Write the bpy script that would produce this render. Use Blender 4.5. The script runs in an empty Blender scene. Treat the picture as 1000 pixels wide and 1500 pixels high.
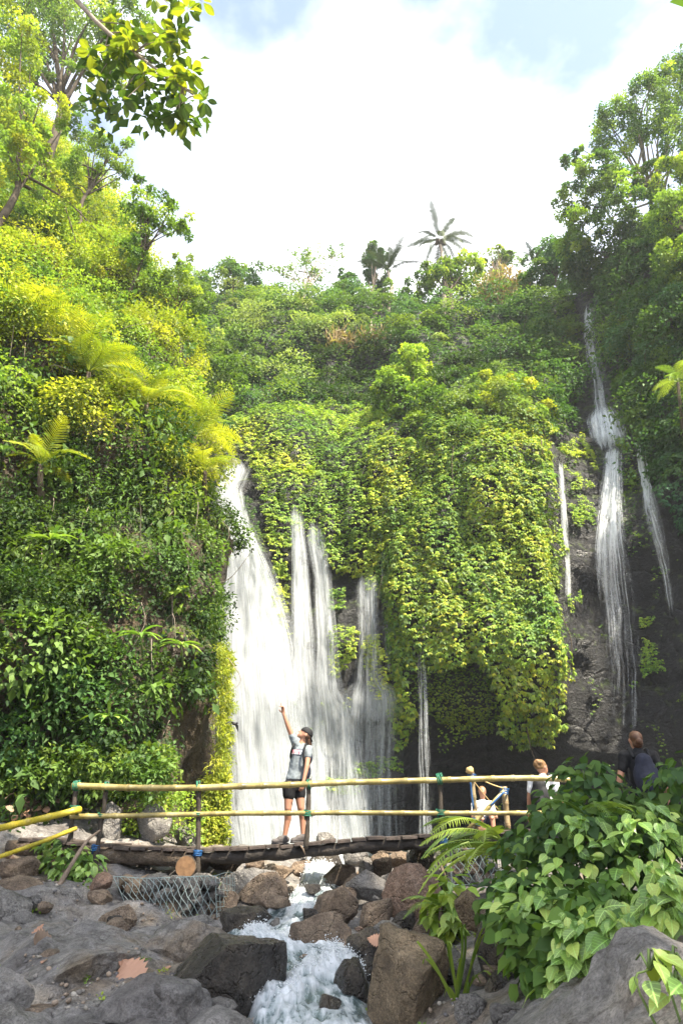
import bpy, bmesh, math, random
import numpy as np
from mathutils import Vector, Matrix

rnd = random.Random(7)
rng = np.random.default_rng(11)
scene = bpy.context.scene
col = scene.collection
R = math.radians

# ------------------------------------------------------------------ camera, sky, sun, exposure
PITCH = R(25.0)
EYE = 1.7
cam_data = bpy.data.cameras.new('camera')
cam = bpy.data.objects.new('camera', cam_data)
col.objects.link(cam)
cam.location = (0, 0, EYE)
cam.rotation_euler = (R(90) + PITCH, 0, 0)
cam_data.sensor_fit = 'VERTICAL'
cam_data.sensor_height = 36.0
cam_data.sensor_width = 36.0
cam_data.lens = 24.0
cam_data.clip_start = 0.05
cam_data.clip_end = 2000
scene.camera = cam

SUN_TO = Vector((0.36, -0.38, 0.85)).normalized()      # direction towards the sun
world = bpy.data.worlds.new('World')
scene.world = world
world.use_nodes = True
wn, wl = world.node_tree.nodes, world.node_tree.links
wn.clear()
w_out = wn.new('ShaderNodeOutputWorld')
w_bg = wn.new('ShaderNodeBackground')
w_bg.inputs['Strength'].default_value = 0.10
w_sky = wn.new('ShaderNodeTexSky')
w_sky.sky_type = 'NISHITA'
w_sky.sun_disc = False
w_sky.sun_elevation = math.asin(SUN_TO.z)
w_sky.sun_rotation = math.atan2(SUN_TO.x, SUN_TO.y)
w_sky.air_density = 1.0
w_sky.dust_density = 1.5
w_tc = wn.new('ShaderNodeTexCoord')
w_map = wn.new('ShaderNodeMapping')
w_map.inputs['Scale'].default_value = (1.0, 1.0, 1.7)
w_map.inputs['Location'].default_value = (3.15, 2.1, 0.0)
w_noise = wn.new('ShaderNodeTexNoise')
w_noise.inputs['Scale'].default_value = 2.6
w_noise.inputs['Detail'].default_value = 6
w_noise.inputs['Roughness'].default_value = 0.52
w_ramp = wn.new('ShaderNodeValToRGB')
w_ramp.color_ramp.elements[0].position = 0.38
w_ramp.color_ramp.elements[0].color = (0.05, 0.05, 0.05, 1)
w_ramp.color_ramp.elements[1].position = 0.68
w_mix = wn.new('ShaderNodeMix')
w_mix.data_type = 'RGBA'
w_mix.inputs['B'].default_value = (8.4, 8.5, 8.7, 1)     # sunlit cloud
wl.new(w_tc.outputs['Generated'], w_map.inputs['Vector'])
wl.new(w_map.outputs['Vector'], w_noise.inputs['Vector'])
wl.new(w_noise.outputs['Fac'], w_ramp.inputs['Fac'])
wl.new(w_ramp.outputs['Color'], w_mix.inputs['Factor'])
wl.new(w_sky.outputs['Color'], w_mix.inputs['A'])
wl.new(w_mix.outputs['Result'], w_bg.inputs['Color'])
wl.new(w_bg.outputs['Background'], w_out.inputs['Surface'])

sun_data = bpy.data.lights.new('sun', 'SUN')
sun_data.energy = 4.8
sun_data.angle = R(1.0)
sun_data.color = (1.0, 0.91, 0.74)
sun = bpy.data.objects.new('sun', sun_data)
sun.rotation_euler = (-SUN_TO).to_track_quat('-Z', 'Y').to_euler()
col.objects.link(sun)

scene.view_settings.view_transform = 'Standard'
scene.view_settings.look = 'None'
scene.view_settings.gamma = 1.0
scene.view_settings.exposure = 1.95
scene.cycles.max_bounces = 7
scene.cycles.diffuse_bounces = 3
scene.cycles.glossy_bounces = 2
scene.cycles.transmission_bounces = 4
scene.cycles.transparent_max_bounces = 16
scene.cycles.use_denoising = True
scene.cycles.caustics_reflective = False
scene.cycles.caustics_refractive = False

# ------------------------------------------------------------------ small maths helpers
CP, SP = math.cos(PITCH), math.sin(PITCH)

def P(px, py, Y):
    """World point at distance Y ahead, along the sight line of a photograph position (1000 x 1500)."""
    u, v = (px - 500) / 1000, (750 - py) / 1000
    t = Y / (CP - SP * v)
    return np.array((u * t, Y, EYE + (SP + CP * v) * t))

def pix(p):
    p = np.asarray(p, float)
    x, y, z = p[..., 0], p[..., 1], p[..., 2] - EYE
    d = np.maximum(y * CP + z * SP, .05)
    return 500 + 1000 * x / d, 750 - 1000 * (-y * SP + z * CP) / d, d

def mpp(px, py, Y):
    """metres per photograph pixel there"""
    return Y / (CP - SP * (750 - py) / 1000) / 1000

def vnoise(p, seed=0):
    p = np.asarray(p, float)
    i = np.floor(p).astype(np.int64)
    f = p - i
    f = f * f * (3 - 2 * f)
    def h(a, b, c):
        n = ((a * 73856093) ^ (b * 19349663) ^ (c * 83492791) ^ (seed * 26544357)) & 0xffffffff
        n = ((n ^ (n >> 16)) * 0x45d9f3b) & 0xffffffff
        n = ((n ^ (n >> 16)) * 0x45d9f3b) & 0xffffffff
        return (n ^ (n >> 16)) / 4294967295.0 * 2 - 1
    x, y, z = i[..., 0], i[..., 1], i[..., 2]
    fx, fy, fz = f[..., 0], f[..., 1], f[..., 2]
    def lx(b, c):
        return h(x, b, c) * (1 - fx) + h(x + 1, b, c) * fx
    return ((lx(y, z) * (1 - fy) + lx(y + 1, z) * fy) * (1 - fz)
            + (lx(y, z + 1) * (1 - fy) + lx(y + 1, z + 1) * fy) * fz)

def fbm(p, octaves=4, seed=0, gain=.5):
    p = np.asarray(p, float)
    s, a = 0, 1.0
    for o in range(octaves):
        s = s + a * vnoise(p * 2 ** o + 17.3 * o, seed + o)
        a *= gain
    return s

class TPS:
    def __init__(self, pts, vals, lam=1e-3):
        self.c = np.asarray(pts, float)
        n, d = self.c.shape
        K = self.k(self.c)
        A = np.zeros((n + d + 1, n + d + 1))
        A[:n, :n] = K + lam * np.eye(n)
        A[:n, n] = 1; A[:n, n + 1:] = self.c
        A[n, :n] = 1; A[n + 1:, :n] = self.c.T
        b = np.zeros(n + d + 1); b[:n] = vals
        self.w = np.linalg.solve(A, b)
        self.n = n
    def k(self, q):
        r2 = ((q[:, None, :] - self.c[None]) ** 2).sum(-1) + 1e-9
        return .5 * r2 * np.log(r2)
    def __call__(self, q):
        q = np.atleast_2d(np.asarray(q, float))
        return self.k(q) @ self.w[:self.n] + self.w[self.n] + q @ self.w[self.n + 1:]

def in_poly(px, py, poly):
    inside = np.zeros(np.shape(px), bool)
    n = len(poly)
    for i in range(n):
        x1, y1 = poly[i]; x2, y2 = poly[(i + 1) % n]
        c = (y1 > py) != (y2 > py)
        xi = (x2 - x1) * (py - y1) / ((y2 - y1) if y2 != y1 else 1e-9) + x1
        inside ^= c & (px < xi)
    return inside

def unit(v):
    return v / (np.linalg.norm(v, axis=-1, keepdims=True) + 1e-9)

# ------------------------------------------------------------------ object helpers
def tag(o, label=None, cat=None, group=None, kind=None):
    if label: o['label'] = label
    if cat: o['category'] = cat
    if group: o['group'] = group
    if kind: o['kind'] = kind
    return o

def empty(name, loc, label, cat, group=None):
    o = bpy.data.objects.new(name, None)
    col.objects.link(o)
    o.location = tuple(loc)
    o.empty_display_size = .1
    return tag(o, label, cat, group)

def link(name, me, mat=None, parent=None, smooth=True):
    """Link a mesh given in world coordinates; a parent Empty has only a location."""
    if mat is not None and not me.materials:
        me.materials.append(mat)
    if smooth:
        me.polygons.foreach_set('use_smooth', np.ones(len(me.polygons), bool))
    o = bpy.data.objects.new(name, me)
    col.objects.link(o)
    if parent is not None:
        o.parent = parent
        loc = Vector((0, 0, 0))
        q = parent
        while q is not None:
            loc += q.location
            q = q.parent
        o.location = -loc
    return o

def mesh_np(name, V, F, tint=None):
    """F: (m,3) or (m,4) int array"""
    V = np.asarray(V, np.float32); F = np.asarray(F, np.int32)
    me = bpy.data.meshes.new(name)
    k = F.shape[1]
    me.vertices.add(len(V)); me.vertices.foreach_set('co', V.ravel())
    me.loops.add(F.size); me.loops.foreach_set('vertex_index', F.ravel())
    me.polygons.add(len(F))
    me.polygons.foreach_set('loop_start', np.arange(len(F), dtype=np.int32) * k)
    me.update(calc_edges=True)
    if tint is not None:
        a = me.attributes.new('tint', 'FLOAT_COLOR', 'POINT')
        c = np.ones((len(V), 4), np.float32); c[:, :3] = tint
        a.data.foreach_set('color', c.ravel())
    return me

def grid_faces(nu, nv):
    i = np.arange((nu - 1) * (nv - 1)); a = i // (nv - 1) * nv + i % (nv - 1)
    return np.stack([a, a + 1, a + nv + 1, a + nv], 1)

def tube_vf(path, radii, nseg=8, cap=True):
    path = np.asarray(path, float); n = len(path)
    radii = np.broadcast_to(np.asarray(radii, float), (n,))
    tang = np.gradient(path, axis=0); tang = unit(tang)
    ref = np.array((0, 0, 1.)) if abs(tang[0, 2]) < .9 else np.array((1., 0, 0))
    V = []
    u = unit(np.cross(tang[0], ref))
    for i in range(n):
        u = unit(u - tang[i] * (u @ tang[i])); w = np.cross(tang[i], u)
        a = np.arange(nseg) * 2 * np.pi / nseg
        V.append(path[i] + radii[i] * (np.cos(a)[:, None] * u + np.sin(a)[:, None] * w))
    V = np.concatenate(V)
    F = []
    for i in range(n - 1):
        for j in range(nseg):
            k = (j + 1) % nseg
            F.append((i * nseg + j, i * nseg + k, (i + 1) * nseg + k, (i + 1) * nseg + j))
    F = [tuple(f) for f in F]
    if cap:
        V = np.concatenate([V, [path[0]], [path[-1]]])
        a, b = len(V) - 2, len(V) - 1
        for j in range(nseg):
            k = (j + 1) % nseg
            F.append((a, k, j, j)); F.append((b, (n - 1) * nseg + j, (n - 1) * nseg + k, (n - 1) * nseg + k))
    return V, F

class MB:
    """collects pieces of ONE part"""
    def __init__(s): s.V = []; s.F = []; s.n = 0
    def add(s, V, F):
        s.V.append(np.asarray(V, float)); s.F += [tuple(dict.fromkeys(x + s.n for x in f)) for f in F]; s.n += len(V)
        return s
    def tube(s, path, radii, nseg=8, cap=True):
        return s.add(*tube_vf(path, radii, nseg, cap))
    def box(s, c, h, rot=None):
        v = np.array([(x, y, z) for x in (-1, 1) for y in (-1, 1) for z in (-1, 1)], float) * np.asarray(h)
        if rot is not None: v = v @ np.asarray(rot).T
        return s.add(v + np.asarray(c), [(0, 1, 3, 2), (4, 6, 7, 5), (0, 4, 5, 1), (2, 3, 7, 6), (0, 2, 6, 4), (1, 5, 7, 3)])
    def mesh(s, name):
        me = bpy.data.meshes.new(name)
        me.from_pydata(np.concatenate(s.V).tolist(), [], s.F)
        me.update()
        return me
    def build(s, name, mat, parent=None, smooth=True):
        return link(name, s.mesh(name), mat, parent, smooth)

def spline(pts, n):
    """Catmull-Rom through pts"""
    p = np.asarray(pts, float)
    q = np.concatenate([[2 * p[0] - p[1]], p, [2 * p[-1] - p[-2]]])
    m = len(p) - 1
    t = np.linspace(0, m, n); i = np.minimum(t.astype(int), m - 1); f = (t - i)[:, None]
    a, b, c, d = q[i], q[i + 1], q[i + 2], q[i + 3]
    return .5 * (2 * b + (c - a) * f + (2 * a - 5 * b + 4 * c - d) * f ** 2 + (3 * b - a - 3 * c + d) * f ** 3)

# ------------------------------------------------------------------ materials
MAT = {}
def new_mat(name):
    m = bpy.data.materials.new(name); m.use_nodes = True
    nt = m.node_tree
    b = nt.nodes['Principled BSDF']
    MAT[name] = m
    return m, nt.nodes, nt.links, b

def noise_node(nodes, links, scale, detail=5, rough=.55, vec=None, dist=0):
    n = nodes.new('ShaderNodeTexNoise')
    n.inputs['Scale'].default_value = scale; n.inputs['Detail'].default_value = detail
    n.inputs['Roughness'].default_value = rough; n.inputs['Distortion'].default_value = dist
    if vec is not None: links.new(vec, n.inputs['Vector'])
    return n

def ramp_node(nodes, links, fac, stops):
    r = nodes.new('ShaderNodeValToRGB')
    e = r.color_ramp.elements
    while len(e) < len(stops): e.new(.5)
    for k, (p, c) in enumerate(stops):
        e[k].position = p
        e[k].color = (*c, 1) if len(c) == 3 else c
    links.new(fac, r.inputs['Fac'])
    return r

def plain(name, rgb, rough=.6, var=.25, scale=8, spec=.4, bump=0, bscale=40):
    m, n, l, b = new_mat(name)
    tc = n.new('ShaderNodeTexCoord')
    no = noise_node(n, l, scale, 4, .6, tc.outputs['Object'])
    lo = tuple(c * (1 - var) for c in rgb); hi = tuple(min(1, c * (1 + var)) for c in rgb)
    r = ramp_node(n, l, no.outputs['Fac'], [(.3, lo), (.7, hi)])
    l.new(r.outputs['Color'], b.inputs['Base Color'])
    b.inputs['Roughness'].default_value = rough
    b.inputs['Specular IOR Level'].default_value = spec
    if bump:
        n2 = noise_node(n, l, bscale, 4, .6, tc.outputs['Object'])
        bp = n.new('ShaderNodeBump'); bp.inputs['Strength'].default_value = bump; bp.inputs['Distance'].default_value = .02
        l.new(n2.outputs['Fac'], bp.inputs['Height']); l.new(bp.outputs['Normal'], b.inputs['Normal'])
    return m

def rock_mat(name, stops, rough=(.55, .85), scale=2.0, moss=0.0, bump=.6, crack=1.2, rough_noise=3, strata=False):
    m, n, l, b = new_mat(name)
    tc = n.new('ShaderNodeTexCoord')
    geo = n.new('ShaderNodeNewGeometry')
    vec = geo.outputs['Position']
    if strata:
        mp = n.new('ShaderNodeMapping'); mp.inputs['Scale'].default_value = (1.1, 1.1, 1.3); mp.inputs['Rotation'].default_value = (0, .06, 0)
        l.new(vec, mp.inputs['Vector']); vec = mp.outputs['Vector']
    n1 = noise_node(n, l, scale, 8, .62, vec, .3)
    r1 = ramp_node(n, l, n1.outputs['Fac'], stops)
    n2 = noise_node(n, l, scale * 14, 5, .65, vec)
    mx = n.new('ShaderNodeMix'); mx.data_type = 'RGBA'; mx.blend_type = 'OVERLAY'; mx.inputs['Factor'].default_value = .75
    r2 = ramp_node(n, l, n2.outputs['Fac'], [(.3, (.24, .24, .24)), (.7, (.76, .76, .76))])
    l.new(r1.outputs['Color'], mx.inputs['A']); l.new(r2.outputs['Color'], mx.inputs['B'])
    colour = mx.outputs['Result']
    vc = n.new('ShaderNodeTexVoronoi'); vc.feature = 'DISTANCE_TO_EDGE'; vc.inputs['Scale'].default_value = crack * 1.9
    wc = noise_node(n, l, crack * 3, 5, .65, vec)
    av = n.new('ShaderNodeVectorMath'); av.operation = 'ADD'; l.new(vec, av.inputs[0]); l.new(wc.outputs['Color'], av.inputs[1]); l.new(av.outputs[0], vc.inputs['Vector'])
    cc = ramp_node(n, l, vc.outputs['Distance'], [(0, (.45, .42, .4)), (.045, (1, 1, 1))])
    n5 = noise_node(n, l, 75, 4, .7, vec)
    sp = ramp_node(n, l, n5.outputs['Fac'], [(.36, (.62, .6, .58)), (.5, (1, 1, 1)), (.66, (1.3, 1.27, 1.22))])
    m5 = n.new('ShaderNodeMix'); m5.data_type = 'RGBA'; m5.blend_type = 'MULTIPLY'; m5.inputs['Factor'].default_value = 1
    l.new(colour, m5.inputs['A']); l.new(sp.outputs['Color'], m5.inputs['B'])
    m6 = n.new('ShaderNodeMix'); m6.data_type = 'RGBA'; m6.blend_type = 'MULTIPLY'; m6.inputs['Factor'].default_value = .8
    l.new(m5.outputs['Result'], m6.inputs['A']); l.new(cc.outputs['Color'], m6.inputs['B'])
    colour = m6.outputs['Result']
    if moss > 0:
        n3 = noise_node(n, l, 3.1, 5, .6, geo.outputs['Position'])
        sx = n.new('ShaderNodeSeparateXYZ'); l.new(geo.outputs['Normal'], sx.inputs['Vector'])
        ma = n.new('ShaderNodeMath'); ma.operation = 'MULTIPLY_ADD'; ma.inputs[1].default_value = .18; l.new(sx.outputs['Z'], ma.inputs[0]); l.new(n3.outputs['Fac'], ma.inputs[2])
        r3 = ramp_node(n, l, ma.outputs[0], [(.66 - moss * .2, (0, 0, 0)), (.78 - moss * .2, (1, 1, 1))])
        m2 = n.new('ShaderNodeMix'); m2.data_type = 'RGBA'
        l.new(r3.outputs['Color'], m2.inputs['Factor']); l.new(colour, m2.inputs['A']); m2.inputs['B'].default_value = (.06, .085, .02, 1)
        colour = m2.outputs['Result']
    l.new(colour, b.inputs['Base Color'])
    n4 = noise_node(n, l, rough_noise, 4, .6, vec)
    rr = n.new('ShaderNodeMapRange'); rr.inputs['From Min'].default_value = .35; rr.inputs['From Max'].default_value = .65
    rr.inputs['To Min'].default_value = rough[0]; rr.inputs['To Max'].default_value = rough[1]
    l.new(n4.outputs['Fac'], rr.inputs['Value']); l.new(rr.outputs['Result'], b.inputs['Roughness'])
    vo = n.new('ShaderNodeTexVoronoi'); vo.feature = 'DISTANCE_TO_EDGE'; vo.inputs['Scale'].default_value = crack
    wv = noise_node(n, l, crack * 2, 4, .6, vec)
    ad = n.new('ShaderNodeVectorMath'); ad.operation = 'ADD'; l.new(vec, ad.inputs[0]); l.new(wv.outputs['Color'], ad.inputs[1])
    l.new(ad.outputs[0], vo.inputs['Vector'])
    cr = ramp_node(n, l, vo.outputs['Distance'], [(0, (0, 0, 0)), (.05, (1, 1, 1))])
    hsum = n.new('ShaderNodeMath'); hsum.operation = 'MULTIPLY_ADD'; hsum.inputs[1].default_value = .35
    l.new(cr.outputs['Color'], hsum.inputs[0])
    nb = noise_node(n, l, 9, 9, .7, vec); l.new(nb.outputs['Fac'], hsum.inputs[2])
    bp = n.new('ShaderNodeBump'); bp.inputs['Strength'].default_value = bump; bp.inputs['Distance'].default_value = .16
    l.new(hsum.outputs[0], bp.inputs['Height']); l.new(bp.outputs['Normal'], b.inputs['Normal'])
    return m

rock_mat('rock_grey', [(.25, (0.086, 0.080, 0.075)), (.5, (0.188, 0.176, 0.164)), (.75, (0.332, 0.309, 0.276))], (.45, .8), 2.7, bump=.8, crack=1.7)
rock_mat('rock_brown', [(.25, (0.084, 0.060, 0.042)), (.5, (0.199, 0.144, 0.100)), (.75, (0.352, 0.266, 0.185))], (.5, .85), 3.2, bump=.8, crack=1.7)
rock_mat('rock_orange', [(.25, (0.108, 0.072, 0.054)), (.5, (0.240, 0.150, 0.102)), (.78, (0.360, 0.264, 0.204))], (.5, .8), 2.9, bump=.8, crack=1.7)
rock_mat('rock_wet', [(.25, (0.022, 0.019, 0.018)), (.5, (0.054, 0.046, 0.039)), (.8, (0.153, 0.123, 0.090))], (.12, .4), 3.4, bump=.8, crack=1.7)
rock_mat('rock_tan', [(.25, (0.088, 0.064, 0.043)), (.5, (0.221, 0.162, 0.099)), (.75, (0.353, 0.268, 0.172))], (.6, .9), 3.7, bump=.8, crack=1.7)
rock_mat('bedrock', [(.24, (0.060, 0.043, 0.033)), (.40, (0.154, 0.143, 0.139)), (.52, (0.233, 0.218, 0.205)), (.62, (0.200, 0.159, 0.118)), (.78, (0.360, 0.288, 0.210))], (.38, .8), .9, moss=.0, bump=.75, crack=.75)
rock_mat('cliff_rock', [(.25, (0.004, 0.004, 0.004)), (.5, (0.008, 0.008, 0.010)), (.72, (0.018, 0.018, 0.020))], (.3, .6), .8, moss=.3, bump=1.0, crack=.5, strata=True)
rock_mat('cliff_earth', [(.25, (.03, .022, .014)), (.5, (.075, .052, .03)), (.75, (.15, .105, .06))], (.6, .9), 1.6, moss=.55, bump=1.0, crack=.9)
rock_mat('ground_earth', [(.25, (0.025, 0.018, 0.013)), (.5, (0.063, 0.048, 0.035)), (.75, (0.105, 0.084, 0.063))], (.6, .9), 2.5, moss=.25, bump=.7, crack=2.0)

def leaf_mat(name, trans=.42, rough=.55, spec=.22, rgb=None, warm=(1.05, 1.1, .4), vein=False):
    m, n, l, b = new_mat(name)
    if rgb is None:
        at = n.new('ShaderNodeAttribute'); at.attribute_name = 'tint'
        c = at.outputs['Color']
    else:
        tc = n.new('ShaderNodeTexCoord'); info = n.new('ShaderNodeObjectInfo')
        no = noise_node(n, l, 9, 3, .5, tc.outputs['Object'])
        ad = n.new('ShaderNodeMath'); ad.operation = 'MULTIPLY_ADD'; ad.inputs[1].default_value = .8
        l.new(info.outputs['Random'], ad.inputs[0]); l.new(no.outputs['Fac'], ad.inputs[2])
        lo = tuple(x * .5 for x in rgb); hi = (rgb[0] * 1.75, rgb[1] * 1.4, rgb[2] * 1.3)
        r = ramp_node(n, l, ad.outputs[0], [(.35, lo), (.8, rgb), (1.0, hi)])
        c = r.outputs['Color']
        if vein:
            sx = n.new('ShaderNodeSeparateXYZ'); l.new(tc.outputs['Object'], sx.inputs['Vector'])
            ab = n.new('ShaderNodeMath'); ab.operation = 'ABSOLUTE'; l.new(sx.outputs['X'], ab.inputs[0])
            m1 = ramp_node(n, l, ab.outputs[0], [(.001, (1, 1, 1)), (.0035, (0, 0, 0))])
            my = n.new('ShaderNodeMath'); my.operation = 'MULTIPLY_ADD'; my.inputs[1].default_value = -.75; l.new(ab.outputs[0], my.inputs[0]); l.new(sx.outputs['Y'], my.inputs[2])
            ms = n.new('ShaderNodeMath'); ms.operation = 'MULTIPLY'; ms.inputs[1].default_value = 290; l.new(my.outputs[0], ms.inputs[0])
            sn = n.new('ShaderNodeMath'); sn.operation = 'SINE'; l.new(ms.outputs[0], sn.inputs[0])
            m2 = ramp_node(n, l, sn.outputs[0], [(.8, (0, 0, 0)), (1.0, (.45, .45, .45))])
            mm = n.new('ShaderNodeMath'); mm.operation = 'MAXIMUM'; l.new(m1.outputs['Color'], mm.inputs[0]); l.new(m2.outputs['Color'], mm.inputs[1])
            mv = n.new('ShaderNodeMix'); mv.data_type = 'RGBA'; l.new(mm.outputs[0], mv.inputs['Factor']); l.new(c, mv.inputs['A']); mv.inputs['B'].default_value = tuple(min(1, x * 1.9 + .03) for x in rgb) + (1,)
            c = mv.outputs['Result']
    l.new(c, b.inputs['Base Color'])
    b.inputs['Roughness'].default_value = rough
    b.inputs['Specular IOR Level'].default_value = spec
    tr = n.new('ShaderNodeBsdfTranslucent')
    mu = n.new('ShaderNodeMix'); mu.data_type = 'RGBA'; mu.blend_type = 'MULTIPLY'; mu.inputs['Factor'].default_value = 1
    mu.inputs['B'].default_value = (*warm, 1)
    l.new(c, mu.inputs['A']); l.new(mu.outputs['Result'], tr.inputs['Color'])
    mx = n.new('ShaderNodeMixShader'); mx.inputs['Fac'].default_value = trans
    l.new(b.outputs['BSDF'], mx.inputs[1]); l.new(tr.outputs['BSDF'], mx.inputs[2])
    l.new(mx.outputs['Shader'], n['Material Output'].inputs['Surface'])
    return m
leaf_mat('foliage')
leaf_mat('broad_leaf', .28, .34, .55, (.17, .31, .06), vein=True)
leaf_mat('broad_leaf_pale', .3, .36, .55, (.27, .41, .1), vein=True)
leaf_mat('canopy_leaf', .5, .4, .5, (.13, .2, .022), (1.5, 1.35, .4), vein=True)
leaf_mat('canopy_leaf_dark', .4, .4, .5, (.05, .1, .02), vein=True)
leaf_mat('fern_leaf', .45, .5, .25, (.2, .29, .03), (1.3, 1.2, .35))
leaf_mat('fern_green', .35, .45, .4, (.2, .32, .06))
leaf_mat('palm_leaf', .15, .55, .2, (.035, .06, .022))
leaf_mat('grass_blade', .35, .4, .45, (.15, .25, .04))
leaf_mat('dry_leaf', .15, .6, .3, (.27, .19, .135), (1, .95, .85))
plain('bark', (.09, .07, .05), .85, .5, 6, .2, .6, 30)
plain('pale_bark', (.24, .2, .16), .8, .4, 5, .2, .4, 30)
plain('stem_green', (.1, .15, .04), .6, .3, 6)
# ------------------------------------------------------------------ leaves stamped into one mesh
class Leaves:
    def __init__(s): s.V = []; s.F = []; s.C = []; s.n = 0
    def stamp(s, tmpl, pos, tip, nrm, size, tint):
        tv, tf = tmpl
        N = len(pos)
        if N == 0: return
        y = unit(tip); x = unit(np.cross(y, nrm)); z = np.cross(x, y)
        Rm = np.stack([x, y, z], 2)                                   # columns
        sz = np.broadcast_to(np.asarray(size, float), (N,))
        V = np.einsum('nij,kj->nki', Rm, tv) * sz[:, None, None] + pos[:, None, :]
        k = len(tv)
        s.V.append(V.reshape(-1, 3).astype(np.float32))
        s.F.append((tf[None] + (np.arange(N) * k)[:, None, None] + s.n).reshape(-1, 3))
        s.C.append(np.repeat(np.broadcast_to(tint, (N, 3)), k, axis=0).astype(np.float32))
        s.n += N * k
    def build(s, name, parent=None, mat='foliage'):
        me = mesh_np(name, np.concatenate(s.V), np.concatenate(s.F), np.concatenate(s.C))
        return link(name, me, MAT[mat], parent, smooth=False)

def T(v, f): return np.array(v, float), np.array(f, int)
OVATE = T([(0, 0, 0), (-.29, .42, .07), (0, .48, -.02), (.29, .42, .07), (0, 1, -.16)], [(0, 2, 1), (0, 3, 2), (1, 2, 4), (2, 3, 4)])
HEART = T([(0, 0, 0), (-.40, .24, .05), (-.33, .60, .03), (0, .1, -.01), (0, .55, -.05), (.40, .24, .05), (.33, .60, .03), (0, 1, -.22)],
          [(0, 3, 1), (0, 5, 3), (1, 3, 4), (1, 4, 2), (3, 5, 4), (5, 6, 4), (2, 4, 7), (4, 6, 7)])
LANCE = T([(0, 0, 0), (-.11, .4, .03), (0, .45, -.02), (.11, .4, .03), (0, 1, -.22)], [(0, 2, 1), (0, 3, 2), (1, 2, 4), (2, 3, 4)])
RHOMB = T([(0, 0, 0), (-.31, .42, .09), (.31, .42, .09), (0, 1, -.14)], [(0, 3, 1), (0, 2, 3)])
PINNA = T([(0, 0, 0), (-.13, .25, .0), (.13, .25, 0), (0, 1, -.12)], [(0, 2, 1), (1, 2, 3)])

# palettes of leaf colours (linear)
PAL = {
    'yellow': [(.34, .38, .04), (.26, .33, .035), (.42, .43, .055), (.18, .23, .03)],
    'vine': [(0.300, 0.427, 0.066), (0.231, 0.356, 0.056), (0.390, 0.488, 0.066), (0.195, 0.305, 0.066)],
    'mid': [(0.125, 0.208, 0.041), (0.092, 0.167, 0.033), (0.167, 0.241, 0.041), (0.100, 0.184, 0.049)],
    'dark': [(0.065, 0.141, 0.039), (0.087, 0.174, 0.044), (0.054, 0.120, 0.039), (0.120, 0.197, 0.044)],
    'pale': [(0.217, 0.300, 0.100), (0.167, 0.250, 0.083), (0.267, 0.333, 0.117), (0.133, 0.217, 0.067)],
    'blue': [(0.094, 0.189, 0.085), (0.075, 0.160, 0.075), (0.122, 0.226, 0.094)],
    'deep': [(.035, .075, .02), (.05, .095, .022), (.03, .06, .018), (.06, .1, .02)],  # greens darkened to paint shade into the leaf colour
    'dry': [(.36, .27, .15), (.3, .21, .11), (.3, .26, .13)],
}
def tints(pal, n, jitter=.18):
    c = np.array(PAL[pal] if isinstance(pal, str) else pal)[rng.integers(0, len(PAL[pal] if isinstance(pal, str) else pal), n)]
    return c * (1 + jitter * rng.standard_normal((n, 1))).clip(.5, 1.6)

UP = np.array((0, 0, 1.))
def blobs(L, pos, nrm, rad, nleaf, size, pal, tmpl=OVATE, lift=.35, fill=.55, up=.7, jit=.35, droop=.45):
    """leafy clumps: nleaf leaves round each position"""
    N = len(pos)
    if N == 0: return
    rad = np.broadcast_to(np.asarray(rad, float), (N,))
    ct = tints(pal, N, .12)
    ii = np.repeat(np.arange(N), nleaf); M = len(ii)
    d = unit(rng.standard_normal((M, 3)) + .85 * (nrm[ii] * .7 + UP * .45))
    rr = rad[ii] * (fill + (1 - fill) * rng.random(M) ** .6)
    lp = pos[ii] + nrm[ii] * (rad[ii] * lift)[:, None] + d * rr[:, None] * np.array((1, 1, .85))
    ln = unit(d * .55 + UP * up + rng.standard_normal((M, 3)) * jit)
    tip = unit(d * .8 - UP * droop + rng.standard_normal((M, 3)) * .55)
    c = ct[ii] * (.8 + .4 * rng.random((M, 1)))
    L.stamp(tmpl, lp, tip, ln, size * (.65 + .7 * rng.random(M)), c)

def shingle(L, pos, nrm, size, pal, tmpl=OVATE, lump=.3, lscale=1.1, seed=3, three=True, tilt=.8, pvar=None):
    """hanging leaf cover: leaves lying like shingles on a face, in lumps"""
    N = len(pos)
    if N == 0: return
    lumpy = np.maximum(0, fbm(pos * np.array((1.5, 1.5, .45)) * lscale, 4, seed, .6) * .6 + .42)
    base = pos + nrm * (lumpy * lump + rng.random(N) * .12)[:, None]
    c = tints(pal, N, .14)
    patch = fbm(pos * .5, 3, seed + 9)[:, None]
    c = c * (1 + .35 * patch) * np.concatenate([1 + .25 * patch, np.ones_like(patch), 1 - .1 * patch], 1)
    side = unit(np.cross(nrm, UP))
    k = (-1, 0, 1) if three else (0,)
    for a in k:
        tip = unit(-UP * .8 + nrm * .45 + side * (a * .95) + rng.standard_normal((N, 3)) * .25)
        ln = unit(nrm * (1 - tilt * .45) + UP * tilt + side * a * .25 + rng.standard_normal((N, 3)) * .22)
        L.stamp(tmpl, base, tip, ln, size * (.7 + .55 * rng.random(N)), c * (.88 + .24 * rng.random((N, 1))))

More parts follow.
